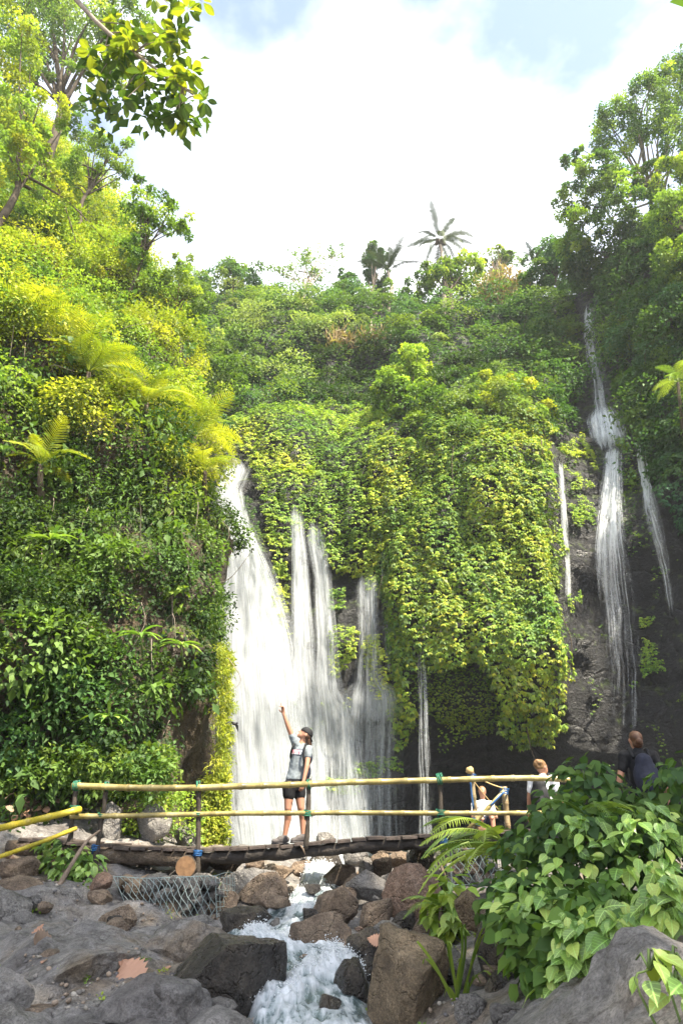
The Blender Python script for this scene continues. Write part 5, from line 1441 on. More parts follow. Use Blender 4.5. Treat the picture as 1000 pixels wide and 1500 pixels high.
# planks laid across
px = 30.0
while px < 795:
    wpx = rnd.uniform(17, 27)
    a, b2 = deck(px + .8), deck(px + wpx - 1.6)
    if not (120 < px < 135):
        c = (a + b2) / 2 + np.array((0, .45 + rnd.uniform(-.03, .03), -.02 + rnd.uniform(-.008, .014)))
        d = unit(b2 - a); s = np.cross(d, (0, 1, 0))
        rot = np.stack([d, np.array((0, 1, 0)), -s if s[2] < 0 else s], 1)
        mb = MB(); mb.box(c, (np.linalg.norm(b2 - a) / 2, .54 + rnd.uniform(-.03, .05), .022), rot)
        o = mb.build('plank', MAT['plank_wood'], bridge, smooth=False)
        bv = o.modifiers.new('bevel', 'BEVEL'); bv.width = .006; bv.segments = 2
    px += wpx
# stub of a cross log with its cut end to the viewer
c = P(272, 1270, YB - .15)
o = MB().tube([c, c + np.array((0, .5, .0)), c + np.array((0, 1.3, .0))], [.15, .155, .15], 14).build('cross_log', MAT['log_bark'], bridge)
th = np.linspace(0, 2 * math.pi, 15)[:-1]
MB().add(np.array([c + np.array((0, -.006, 0))] + [c + np.array((.14 * math.cos(a), -.006, .14 * math.sin(a))) for a in th]), [(0, 1 + k, 1 + (k + 1) % 14) for k in range(14)]).build('cut_end', MAT['cut_wood'], o)
# posts
posts = [((113, 1143), (100, 1252)), ((158, 1143), (136, 1284)), ((291, 1143), (290, 1284)), ((453, 1141), (448, 1244)), ((643, 1137), (652, 1302))]
for (tx, ty), (bx, by) in posts:
    a, b2 = P(tx, ty, YB - .02), P(bx, by, YB - .10)
    n_ = 12
    pth = np.array([a * (1 - t) + b2 * t for t in np.linspace(0, 1, n_)]) + rng.standard_normal((n_, 3)) * .005
    MB().tube(pth, .036 + .004 * rng.standard_normal(n_), 9).build('post', MAT['post_wood'], bridge)
RF = YB - .085
top_rail = [P(x, y, RF) for x, y in [(106, 1152), (200, 1153.5), (291, 1153), (370, 1151.5), (450, 1149), (550, 1145), (640, 1142), (740, 1139.5), (800, 1141), (835, 1143)]]
low_rail = [P(x, y, RF) for x, y in [(104, 1196), (200, 1194), (291, 1192), (450, 1191), (640, 1190.5), (740, 1190.5), (800, 1191)]]
bamboo_pole('top_rail', top_rail, .047, 'bamboo_dry', bridge); bamboo_pole('lower_rail', low_rail, .038, 'bamboo_dry', bridge)
for x, y, mt in [(113, 1151, 'rope_green'), (157, 1152, 'rope_green'), (291, 1152, 'rope_green'), (452, 1149, 'rope_green'), (643, 1141, 'rope_green'), (110, 1184, 'rope_green'), (149, 1194, 'rope_green'), (291, 1192, 'rope_green'), (451, 1191, 'rope_green'), (645, 1190, 'rope_green')]:
    lashing('lashing', P(x, y, YB - .055), (.1, 0, 1) if y > 1180 else (1, 0, .15), .066 + .012 * rnd.random(), mt, bridge, rnd.choice([2, 3, 4]), rnd.choice([0, .06, .1, .14]))
for x, y, tl in [(140, 1242, 0), (290, 1249, 0), (650, 1231, .3)]:
    lashing('lashing', P(x, y, YB - .07), (.1, 0, 1), .058, 'rope_blue', bridge, 4, .12)
lashing('lashing', P(655, 1272, YB - .1), (.1, 0, 1), .05, 'rope_green', bridge, 3, .1)
MB().tube([P(440, 1238, YB - .1), P(444, 1244, YB - .12), P(447, 1252, YB - .12)], [.016, .014, .006], 5).build('bark_strip', MAT['stick_wood'], bridge)
MB().tube([P(652, 1290, YB - .14), P(646, 1270, YB - .12), P(640, 1256, YB - .1)], [.03, .025, .016], 6).build('prop_branch', MAT['stick_wood'], bridge)

hr = empty('handrail', P(40, 1240, 10.2), 'yellow bamboo handrail slanting away to the left edge', 'railing')
bamboo_pole('upper_pole', [P(118, 1186, YB - .14), P(60, 1199, 10.3), P(0, 1213, 9.6), P(-90, 1232, 8.7)], .047, 'bamboo_yellow', hr)
bamboo_pole('lower_pole', [P(112, 1213, YB - .1), P(60, 1233, 10.3), P(0, 1255, 9.6), P(-90, 1286, 8.7)], .03, 'bamboo_yellow', hr)
MB().tube([P(-70, 1215, 8.8), P(-74, 1290, 8.8), P(-76, 1330, 8.8)], [.035, .035, .035], 8).build('post', MAT['post_wood'], hr)
lashing('lashing', P(113, 1187, YB - .14), (1, .3, .2), .056, 'rope_green', hr, 3)

sk = MB().tube(spline([P(68, 1330, 9.6), P(90, 1292, 9.9), P(112, 1255, 10.3), P(128, 1232, 10.6), P(147, 1216, 10.75)], 20), np.linspace(.042, .014, 20) * (1 + .08 * rng.standard_normal(20)), 8).build('stick', MAT['stick_wood'])
tag(sk, 'bare grey stick leaning against the left bridge post', 'stick')

# bamboo frame beyond the right end of the bridge
bfm = empty('bamboo_frame', P(700, 1220, 12.6), 'bamboo frame with blue rope lashings past the right end', 'frame')
for a, b2, r_ in [((689, 1128), (699, 1232), .045), ((737, 1152), (745, 1232), .05)]:
    bamboo_pole('upright', [P(*a, 12.6), P((a[0] + b2[0]) / 2, (a[1] + b2[1]) / 2, 12.6), P(*b2, 12.6)], r_, 'bamboo_old', bfm)
bamboo_pole('brace', [P(682, 1217, 12.5), P(710, 1188, 12.5), P(737, 1158, 12.5)], .035, 'bamboo_dry', bfm)
MB().tube(spline([P(710, 1145, 12.45), P(722, 1150, 12.45), P(737, 1155, 12.45)], 8), .012, 5).build('cord', MAT['cord_tan'], bfm)
MB().tube(spline([P(690, 1140, 12.45), P(712, 1168, 12.45), P(730, 1186, 12.45)], 8), .007, 5).build('cord', MAT['cord_tan'], bfm)
MB().tube(spline([P(718, 1180, 12.42), P(728, 1170, 12.42), P(738, 1160, 12.42)], 8), .016, 5).build('cord', MAT['rope_blue'], bfm)
MB().tube(spline([P(688, 1140, 12.5), P(690, 1160, 12.5), P(693, 1185, 12.52)], 8), .014, 5).build('cord', MAT['rope_blue'], bfm)
for x, y in [(738, 1158), (697, 1204), (690, 1137)]:
    lashing('lashing', P(x, y, 12.55), (.3, 0, 1), .07, 'rope_blue', bfm, 5)
MB().tube([P(686, 1133, 12.5), P(688, 1128, 12.5), P(691, 1124, 12.5)], [.06, .07, .03], 8).build('frayed_top', MAT['cord_tan'], bfm)
pk = MB().tube([P(700, 1216, 12.4), P(735, 1221, 12.4), P(790, 1228, 12.4)], [.05, .05, .045], 8).build('edge_pole', MAT['cut_wood'], bfm)

# ------------------------------------------------------------------ dry leaves
def dry_leaf(px, py, Y, L, yaw, label, group=None, lobed=False):
    c = P(px, py, Y); n_ = 14
    V = [(0, 0, .0)]; F = []
    out = []
    for k in range(n_ + 1):
        t = k / n_; w = .36 * math.sin(math.pi * t ** .8) * (1 + (.28 if k % 2 else -.1) * (1 if lobed else .4))
        out.append((w, t, .05 * math.sin(5 * t) + .1 * w))
    for w, t, z in out: V += [(-w, t - .5, z * 1.4), (0, t - .5, z * .4 + .03), (w, t - .5, z)]
    V = V[1:]
    for i in range(n_):
        F += [(3*i, 3*i+1, 3*i+4, 3*i+3), (3*i+1, 3*i+2, 3*i+5, 3*i+4)]
    V = np.array(V) * L
    M = np.array(Matrix.Rotation(yaw, 3, 'Z') @ Matrix.Rotation(.15, 3, 'X'))
    me = bpy.data.meshes.new('dry_leaf'); me.from_pydata((V @ M.T).tolist(), [], F); me.update(); me.materials.append(MAT['dry_leaf'])
    o = bpy.data.objects.new('dry_leaf', me); col.objects.link(o); o.location = tuple(c)
    sm = o.modifiers.new('thickness', 'SOLIDIFY'); sm.thickness = .003
    return tag(o, label, 'leaf', group)
LEAFS = []
# ------------------------------------------------------------------ people
plain('skin', (.36, .18, .115), .5, .06, 6, .35); plain('hair_brown', (.07, .035, .02), .5, .4, 40, .4); plain('hair_auburn', (.075, .032, .014), .5, .35, 40, .4); plain('hair_blond', (.17, .095, .04), .55, .3, 40, .35)
plain('cloth_grey', (.19, .215, .235), .9, .18, 25, .1, .35, 30); plain('cloth_black', (.012, .012, .014), .85, .3, 20, .2, .3, 30); plain('cloth_white', (.72, .72, .74), .9, .08, 20, .1)
plain('shoe_grey', (.085, .075, .072), .8, .3, 30, .2); plain('rubber_sole', (.05, .045, .045), .8, .2, 20, .2); plain('eye_dark', (.02, .015, .012), .2, .1); plain('lip', (.45, .13, .12), .4, .05)
plain('print_white', (.78, .78, .78), .85, .03); plain('print_red', (.62, .02, .10), .8, .05); plain('print_navy', (.02, .025, .06), .8, .05); plain('cap_black', (.014, .014, .016), .75, .3, 30, .25); plain('bag_navy', (.018, .02, .035), .75, .3, 25, .25)

def cap_vf(p0, r0, p1, r1, n=12):
    p0, p1 = np.asarray(p0, float), np.asarray(p1, float); d = unit(p1 - p0)
    path, rad = [], []
    for a in np.linspace(-80, -10, 4): path.append(p0 + d * r0 * math.sin(R(a))); rad.append(r0 * math.cos(R(a)))
    for t in (0, .5, 1): path.append(p0 * (1 - t) + p1 * t); rad.append(r0 * (1 - t) + r1 * t)
    for a in np.linspace(10, 80, 4): path.append(p1 + d * r1 * math.sin(R(a))); rad.append(r1 * math.cos(R(a)))
    return tube_vf(np.array(path), rad, n)

def ell_vf(c, r, rot=None):
    V, F = ico(3); V = V * np.asarray(r)
    if rot is not None: V = V @ np.asarray(rot).T
    return V + np.asarray(c), [tuple(f) for f in F]

def body(name, caps, ells, mat, parent, voxel=.008, smooth=4, wrinkle=0):
    mb = MB()
    for c in caps: mb.add(*cap_vf(*c))
    for e in ells: mb.add(*ell_vf(*e))
    o = mb.build(name, MAT[mat], parent)
    rm = o.modifiers.new('skin', 'REMESH'); rm.mode = 'VOXEL'; rm.voxel_size = voxel; rm.use_smooth_shade = True
    sm = o.modifiers.new('soft', 'SMOOTH'); sm.factor = .5; sm.iterations = smooth
    if wrinkle:
        tx = bpy.data.textures.new('folds', 'CLOUDS'); tx.noise_scale = .09; tx.noise_depth = 2
        dm = o.modifiers.new('folds', 'DISPLACE'); dm.texture = tx; dm.strength = wrinkle; dm.texture_coords = 'GLOBAL'; dm.mid_level = .5
    return o

def rotm(fwd, up=(0, 0, 1)):
    f = unit(np.asarray(fwd, float)); s = unit(np.cross(f, up)); u = np.cross(s, f)
    return np.stack([s, f, u], 1)            # columns: side, forward, up

def hand(wrist, d, palm_n, curl, size=1.0, point=False):
    """caps of palm, four fingers and a thumb; d along the hand, palm_n out of the palm"""
    d = unit(np.asarray(d, float)); n = unit(np.asarray(palm_n, float) - d * (np.asarray(palm_n) @ d)); s = np.cross(d, n)
    w = np.asarray(wrist, float); C = []
    for k in (-1, -.33, .33, 1): C.append((w + s * .012 * k, .015, w + d * .082 * size + s * .026 * k, .0125))
    for i, (k, L) in enumerate([(-1, .085 if point else .07), (-.33, .08), (.33, .075), (1, .058)]):
        b = w + d * .085 * size + s * .027 * k
        cv = 0.05 if (point and i == 0) else curl
        d1 = unit(d * math.cos(cv * .7) + n * math.sin(cv * .7)); d2 = unit(d * math.cos(cv * 1.7) + n * math.sin(cv * 1.7)); d3 = unit(d * math.cos(cv * 2.5) + n * math.sin(cv * 2.5))
        a = b + d1 * L * .48; e = a + d2 * L * .3; f = e + d3 * L * .26
        C += [(b, .0098, a, .0092), (a, .0092, e, .0086), (e, .0086, f, .0078)]
    t0 = w + d * .025 - s * .026; t1 = t0 + unit(d * .6 - s * .8 + n * .35) * .038; t2 = t1 + unit(d * .9 - s * .25 + n * .4) * .032
    C += [(t0, .0135, t1, .011), (t1, .011, t2, .009)]
    return C

# ---------- woman pointing up from the bridge
YW = YB + .42
def J(px, py, dy=0.0): return P(px, py, YW + dy)
wroot = empty('person', J(424, 1232), 'woman in grey t-shirt and black shorts pointing up on the bridge', 'person')
front = unit(np.array((-.5, -.86, 0.)))                      # where the chest faces
sidew = np.array((front[1], -front[0], 0))                    # her right hand side
hips, waist, chest, neck, head = J(430.5, 1148), J(433, 1129), J(438.5, 1103), J(442.5, 1088.5), J(447, 1075.5)
shL, elL, wrL = J(432.5, 1089, -.06), J(422, 1064, -.12), J(415.3, 1045.5, -.16)
shR, elR, wrR = J(452, 1097, -.04), J(449.5, 1122, -.14), J(444.8, 1144, -.20)
hipL, knL, anL = J(424, 1153, -.05), J(421.8, 1184, -.08), J(417, 1222, -.03)
hipR, knR, anR = J(437.5, 1152, .03), J(440.6, 1183, .0), J(443.6, 1221, .05)
for a_ in (anL, anR): a_[2] = deck(pix(a_)[0])[2] + .112
face = unit(np.array((-.80, -.22, .56)))
Mt = rotm(front); Mh = rotm(face, (.5, .1, .85))
skin_caps = [(hips, .12, waist, .095), (waist, .095, chest, .115), (chest, .10, neck, .055), (neck, .05, head, .05),
             (shL, .05, elL, .038), (elL, .039, wrL, .025), (chest + np.array((-.02, 0, .03)), .08, shL, .052), (chest, .08, shR, .052),
             (shR, .05, elR, .038), (elR, .039, wrR, .025), (hipL, .092, knL, .055), (knL, .054, knL * .62 + anL * .38 + np.array((.015, .03, 0)), .055), (knL * .62 + anL * .38 + np.array((.015, .03, 0)), .053, anL, .033),
             (hipR, .092, knR, .055), (knR, .054, knR * .62 + anR * .38 + np.array((.015, .03, 0)), .055), (knR * .62 + anR * .38 + np.array((.015, .03, 0)), .053, anR, .033)]
skin_caps += hand(wrL, J(413.8, 1033, -.17) - wrL, np.array((-.6, -.7, .1)), .8, 1.0, point=True)
skin_caps += hand(wrR, J(441.5, 1158, -.23) - wrR, np.array((-.5, .8, 0)), .45)
toeL, toeR = unit(np.array((-.93, -.3, 0))), unit(np.array((-.85, -.45, 0)))
skin_caps += [(anL, .034, anL + toeL * .07 - UP * .065, .026), (anR, .034, anR + toeR * .07 - UP * .065, .026)]
hc = head
skin_ells = [(hc + face * -.005, (.074, .092, .098), Mh), (hc + face * .045 - Mh[:, 2] * .05, (.05, .05, .055), Mh), (hc + face * .075 - Mh[:, 2] * .085, (.024, .022, .02), Mh),
             (hc + face * .094 - Mh[:, 2] * .018, (.011, .022, .016), Mh), (hc + face * .086 + Mh[:, 2] * .012, (.008, .014, .022), Mh), (hc + face * .082 - Mh[:, 2] * .06, (.022, .014, .012), Mh),
             (hc - Mh[:, 0] * .076 - face * .008 - Mh[:, 2] * .015, (.012, .022, .032), Mh), (hc + Mh[:, 0] * .076 - face * .008 - Mh[:, 2] * .015, (.012, .022, .032), Mh)]
wb = body('body', skin_caps, skin_ells, 'skin', wroot, .007, 3)
for sx in (-1, 1):
    MB().add(*ell_vf(hc + face * .077 + Mh[:, 0] * .03 * sx + Mh[:, 2] * .008, (.012, .007, .007), Mh)).build('eye', MAT['eye_dark'], wroot)
    MB().add(*ell_vf(hc + face * .078 + Mh[:, 0] * .03 * sx + Mh[:, 2] * .028, (.018, .007, .004), Mh)).build('eyebrow', MAT['hair_brown'], wroot)
MB().add(*ell_vf(hc + face * .091 - Mh[:, 2] * .062, (.02, .006, .007), Mh)).build('mouth', MAT['lip'], wroot)
# clothes
sl = .42
shirt = body('t_shirt', [(waist + UP * .0 - UP * .03, .118, chest, .135), (chest, .125, neck - UP * .05, .07), (chest + np.array((-.02, 0, .03)), .095, shL, .066), (shL, .066, shL * (1 - sl) + elL * sl, .058),
                         (chest, .095, shR, .066), (shR, .066, shR * (1 - sl) + elR * sl, .062), (hips + UP * .07, .13, waist, .118)], [(chest + front * .06 - UP * .02 + sidew * .055, (.06, .055, .06)), (chest + front * .06 - UP * .02 - sidew * .055, (.06, .055, .06))], 'cloth_grey', wroot, .009, 4, .02)
body('shorts', [(hips + UP * .085, .125, hips, .14), (hipL, .112, hipL * .62 + knL * .38, .095), (hipR, .112, hipR * .62 + knR * .38, .095), (hipL, .115, hipR, .115)], [], 'cloth_black', wroot, .01, 4, .015)
for an, td in ((anL, toeL), (anR, toeR)):
    g = an - UP * .075
    sh = body('shoe', [(g - td * .035 + UP * .03, .042, g + td * .08 + UP * .012, .042), (g + td * .08 + UP * .012, .042, g + td * .165 + UP * .002, .036), (an - UP * .01, .042, g + UP * .02, .045), (an - UP * .025, .046, g + td * .08 + UP * .03, .044)], [], 'shoe_grey', wroot, .007, 3)
    MB().box(g + td * .065 - UP * .026, (.045, .13, .012), rotm(td)).build('sole', MAT['rubber_sole'], sh, False).modifiers.new('b', 'BEVEL').width = .01
# backwards cap
V, F = ico(4); keep = [f for f in F if (V[f].mean(0)[2] > -.12)]
capm = MB(); capm.add((V * np.array((.086, .108, .092))) @ Mh.T + hc + Mh[:, 2] * .026 - face * .012, [tuple(f) for f in keep]); cap_o = capm.build('cap', MAT['cap_black'], wroot)
cap_o.modifiers.new('thickness', 'SOLIDIFY').thickness = .006
u_, v_ = np.meshgrid(np.linspace(-1, 1, 9), np.linspace(0, 1, 5), indexing='ij')
br = np.stack([u_ * .075 * np.sqrt(1 - .45 * v_ ** 2), -.098 - .07 * v_ * np.sqrt(1 - .5 * u_ ** 2), .0 - .035 * v_ - .018 * u_ ** 2], 2)
o = link('brim', mesh_np('brim', br.reshape(-1, 3) @ Mh.T + hc + Mh[:, 2] * .018, grid_faces(9, 5)), MAT['cap_black'], cap_o); o.modifiers.new('thickness', 'SOLIDIFY').thickness = .006
body('hair', [(hc - face * .06 - Mh[:, 2] * .03, .055, hc - face * .085 - UP * .10, .045), (hc - face * .085 - UP * .10, .045, J(452, 1091, .02), .03), (J(452, 1091, .02), .03, J(455.5, 1098, .02), .014)],
     [(hc - face * .03 - Mh[:, 2] * .01, (.08, .075, .07), Mh)], 'hair_brown', wroot, .008, 3, .012)
# backpack worn on her back (a thing she carries)
back = -front
bp_root = empty('backpack', chest + back * .2 - UP * .3, 'black backpack on the pointing woman', 'backpack')
body('bag', [(chest + back * .2 + UP * .02 + sidew * .0, .085, waist + back * .2 - UP * .06, .1)], [(waist + back * .24, (.12, .09, .15), rotm(front)), (chest + back * .19 - UP * .05, (.12, .085, .14), rotm(front))], 'bag_navy', bp_root, .01, 4)
for pth in ([J(450, 1096, .12), J(449, 1090, -.02), J(446.5, 1093, -.15), J(444.5, 1103, -.175), J(445, 1114, -.15), J(449, 1122, .0), J(452, 1126, .14)],
            [J(436, 1094, .14), J(432.5, 1086.5, .0), J(430, 1091, -.14), J(427, 1099, -.15), J(425.5, 1108, -.08), J(428, 1118, .1)]):
    MB().tube(spline(pth, 24), .017, 7).build('strap', MAT['cap_black'], bp_root)

# chest print: a white band between dark lines with red letters, wrapped onto the shirt
def wrap(o, off):
    m = o.modifiers.new('wrap', 'SHRINKWRAP'); m.target = shirt; m.wrap_method = 'PROJECT'; m.use_project_y = False; m.use_project_z = True; m.use_negative_direction = True; m.use_positive_direction = True; m.offset = off
tilt_up = unit(np.array((.1, 0, 1.)))
across = unit(np.cross(tilt_up, front)); across = across * (1 if across[0] > 0 else -1)
vert = unit(np.cross(front, across)); vert = vert * (1 if vert[2] > 0 else -1)
Mp = Matrix((across, vert, np.cross(across, vert))).transposed()
pc = chest + front * .235 + UP * .005
def print_panel(name, hw, y0, y1, mat, off):
    u_, v_ = np.meshgrid(np.linspace(-hw, hw, 14), np.linspace(y0, y1, 5), indexing='ij')
    o = link(name, mesh_np(name, np.stack([u_, v_, u_ * 0], 2).reshape(-1, 3), grid_faces(14, 5)), MAT[mat], None)
    o.parent = wroot; o.matrix_local = Matrix.Translation(Vector(pc) - wroot.location) @ Mp.to_4x4(); wrap(o, off); return o
print_panel('print_band', .098, -.033, .033, 'print_white', .004)
print_panel('print_line', .1, .035, .047, 'print_navy', .004); print_panel('print_line', .1, -.047, -.035, 'print_navy', .004)
fc = bpy.data.curves.new('print_text', 'FONT'); fc.body = "LEVI'S"; fc.size = .072; fc.align_x = 'CENTER'; fc.align_y = 'CENTER'; fc.offset = .0012
tmp = bpy.data.objects.new('print_text', fc); col.objects.link(tmp)
dg_ = bpy.context.evaluated_depsgraph_get(); tm_ = bpy.data.meshes.new_from_object(tmp.evaluated_get(dg_)); bpy.data.objects.remove(tmp)
tm_.materials.clear(); tm_.materials.append(MAT['print_red'])
o = bpy.data.objects.new('print_text', tm_); col.objects.link(o); o.parent = wroot; o.matrix_local = Matrix.Translation(Vector(pc) - wroot.location) @ Mp.to_4x4()
wrap(o, .008)

# ---------- simpler figures further off
def walker(label, feet, H, fwd, hair, shirt_mat, leg_mat, head_turn=0.0, cap=None, bag=None, bag_label=None, hair_style='short', arms=((.12, .05), (.05, .1)), skin_arm=True):
    feet = np.asarray(feet, float); f = unit(np.array((*fwd, 0.))); s = np.array((f[1], -f[0], 0)); k = H / 1.7
    root = empty('person', feet, label, 'person')
    def pt(a, b, c): return feet + s * a * k + f * b * k + UP * c * k
    hd = unit(f * math.cos(head_turn) + s * math.sin(head_turn)); M = rotm(hd)
    h = pt(0, .02, 1.585)
    caps = [(pt(0, 0, .95), .13 * k, pt(0, 0, 1.12), .11 * k), (pt(0, 0, 1.12), .11 * k, pt(0, 0, 1.32), .12 * k), (pt(0, 0, 1.34), .09 * k, pt(0, .01, 1.46), .052 * k), (pt(0, .01, 1.44), .05 * k, h, .052 * k)]
    for sg, (out, fw) in zip((-1, 1), arms):
        S, E, W = pt(.18 * sg, 0, 1.4), pt((.2 + out * .5) * sg, -.02, 1.12), pt((.2 + out) * sg, fw, .88)
        caps += [(pt(.06 * sg, 0, 1.36), .075 * k, S, .055 * k), (S, .052 * k, E, .04 * k), (E, .04 * k, W, .027 * k)]
        caps += hand(W, W - E, f * .3 - s * sg, .4)
        A, B_, C_ = pt(.09 * sg, 0, .9), pt(.1 * sg, .03, .48), pt(.1 * sg, 0, .08)
        caps += [(A, .095 * k, B_, .058 * k), (B_, .056 * k, C_, .036 * k), (C_, .036 * k, C_ + f * .14 - UP * .04, .035 * k)]
    ells = [(h, (.075 * k, .093 * k, .105 * k), M), (h + hd * .05 * k - UP * .05 * k, (.05 * k, .05 * k, .055 * k), M), (h + hd * .098 * k - UP * .018, (.012, .02, .018), M), (h + M[:, 0] * .078, (.012, .022, .032), M), (h - M[:, 0] * .078, (.012, .022, .032), M)]
    body('body', caps, ells, 'skin', root, .011, 3)
    body('shirt', [(pt(0, 0, .98), .145 * k, pt(0, 0, 1.33), .14 * k), (pt(0, 0, 1.33), .12 * k, pt(0, 0, 1.43), .075 * k)] + [c for sg, (out, fw) in zip((-1, 1), arms) for c in [(pt(.06 * sg, 0, 1.36), .09 * k, pt(.18 * sg, 0, 1.4), .07 * k), (pt(.18 * sg, 0, 1.4), .07 * k, pt((.19 + out * .25) * sg, -.01, 1.24), .062 * k)]], [], shirt_mat, root, .012, 4, .02)
    body('trousers', [(pt(0, 0, 1.0), .14 * k, pt(0, 0, .9), .15 * k)] + [(pt(.09 * sg, 0, .9), .11 * k, pt(.1 * sg, .03, .45), .085 * k) for sg in (-1, 1)], [], leg_mat, root, .012, 4)
    hl = [(h - hd * .02 + UP * .03, (.084 * k, .098 * k, .09 * k), M)]
    hcaps = []
    if hair_style == 'bun': hl += [(h - hd * .11 - UP * .03, (.045, .04, .045)), (h - hd * .05 - UP * .05, (.07, .06, .06))]
    if hair_style == 'curly':
        hl += [(h - hd * .03 + UP * .05 + unit(rng.standard_normal(3)) * .05 - hd * .03, (.045, .045, .04)) for _ in range(14)]
    if hair_style == 'short': hl += [(h - hd * .045 - UP * .02, (.078, .065, .08), M)]
    body('hair', hcaps, hl, hair, root, .009, 2, .02)
    for sx in (-1, 1): MB().add(*ell_vf(h + hd * .083 * k + M[:, 0] * .03 * sx + UP * .008, (.011, .007, .007), M)).build('eye', MAT['eye_dark'], root)
    if cap:
        V, F = ico(3); kp = [f_ for f_ in F if V[f_].mean(0)[2] > -.05]
        c_o = MB().add((V * np.array((.088, .106, .09)) * k) @ M.T + h + UP * .045, [tuple(f_) for f_ in kp]).build('cap', MAT[cap], root); c_o.modifiers.new('t', 'SOLIDIFY').thickness = .006
        uu, vv = np.meshgrid(np.linspace(-1, 1, 7), np.linspace(0, 1, 4), indexing='ij')
        g = np.stack([uu * .07 * np.sqrt(1 - .4 * vv ** 2), .09 + .075 * vv, .045 - .02 * vv - .02 * uu ** 2], 2).reshape(-1, 3) @ M.T + h
        link('brim', mesh_np('brim', g, grid_faces(7, 4)), MAT[cap], c_o).modifiers.new('t', 'SOLIDIFY').thickness = .006
    if bag:
        b_ = empty('backpack', pt(0, -.24, 1.0), bag_label, 'backpack')
        body('bag', [(pt(0, -.2, 1.02), .12 * k, pt(0, -.19, 1.3), .11 * k)], [(pt(0, -.21, 1.12), (.16 * k, .11 * k, .22 * k), rotm(f)), (pt(0, -.28, 1.06), (.11 * k, .07 * k, .12 * k), rotm(f))], bag, b_, .012, 4)
        for sg in (-1, 1): MB().tube(spline([pt(.1 * sg, -.12, 1.36), pt(.11 * sg, 0, 1.48), pt(.12 * sg, .13, 1.36), pt(.16 * sg, .12, 1.15), pt(.17 * sg, -.08, 1.02)], 18), .02, 6).build('strap', MAT['cap_black'], b_)
    return root
def feet_at(px, py_top, Y, H):
    t = P(px, py_top, Y); return np.array((t[0], t[1], t[2] - H))
walker('person seen from behind in black with tied auburn hair above the shrub', feet_at(928, 1071, 9.5, 1.72), 1.72, (.12, 1), 'hair_auburn', 'cloth_black', 'cloth_black', -.15, None, 'bag_navy', 'dark navy backpack on the person above the shrub', 'bun', ((.16, .02), (.1, .1)))
walker('person with curly fair hair and white sleeves at the end of the top rail', feet_at(791, 1113, 11.8, 1.7), 1.7, (.55, .8), 'hair_blond', 'cloth_white', 'cloth_black', .55, None, 'cap_black', 'black backpack over white sleeves near the end of the top rail', 'curly', ((.1, .02), (.08, .05)))
# seated figure low beyond the frame
sp = P(708, 1213, 15.2); sroot = empty('person', sp, 'small seated person in a white top seen through the bamboo frame', 'person')
def sj(a, b, c): return sp + np.array((a, b, c))
body('body', [(sj(0, 0, .1), .12, sj(.02, .02, .42), .11), (sj(.02, .02, .45), .05, sj(.03, .0, .62), .05), (sj(-.06, -.02, .1), .08, sj(-.12, -.35, .2), .055), (sj(-.12, -.35, .2), .053, sj(-.1, -.4, -.15), .035), (sj(.08, -.02, .1), .08, sj(.12, -.35, .22), .055), (sj(.12, -.35, .22), .053, sj(.12, -.42, -.15), .035),
              (sj(-.14, 0, .44), .045, sj(-.22, -.1, .2), .036), (sj(-.22, -.1, .2), .036, sj(-.12, -.3, .2), .025), (sj(.18, 0, .44), .045, sj(.25, -.1, .2), .036), (sj(.25, -.1, .2), .036, sj(.14, -.3, .22), .025)] + hand(sj(-.12, -.3, .2), (.3, -1, -.1), (0, 0, -1), .4) + hand(sj(.14, -.3, .22), (-.3, -1, -.1), (0, 0, -1), .4),
     [(sj(.03, -.01, .68), (.075, .09, .1)), (sj(.03, -.1, .67), (.012, .02, .016))], 'skin', sroot, .011, 3)
body('top', [(sj(0, 0, .12), .145, sj(.02, .02, .42), .13), (sj(-.14, 0, .44), .06, sj(-.19, -.05, .3), .055), (sj(.18, 0, .44), .06, sj(.22, -.05, .3), .055), (sj(-.14, 0, .43), .08, sj(.18, 0, .43), .08)], [], 'cloth_white', sroot, .012, 3, .03)
body('shorts', [(sj(0, 0, .06), .14, sj(-.1, -.25, .17), .085), (sj(0, 0, .06), .14, sj(.11, -.25, .18), .085)], [], 'bag_navy', sroot, .012, 3)
body('hair', [(sj(.03, .05, .68), .07, sj(.04, .07, .52), .04)], [(sj(.03, .02, .71), (.082, .09, .085))], 'hair_blond', sroot, .01, 2)
for sx in (-1, 1): MB().add(*ell_vf(sj(.03 + .03 * sx, -.09, .69), (.01, .007, .007))).build('eye', MAT['eye_dark'], sroot)
boulder(708, 1222, 44, 26, 15.2, 'rock_wet', 'dark rock the seated person sits on', 4, group='boulders of the streambed')

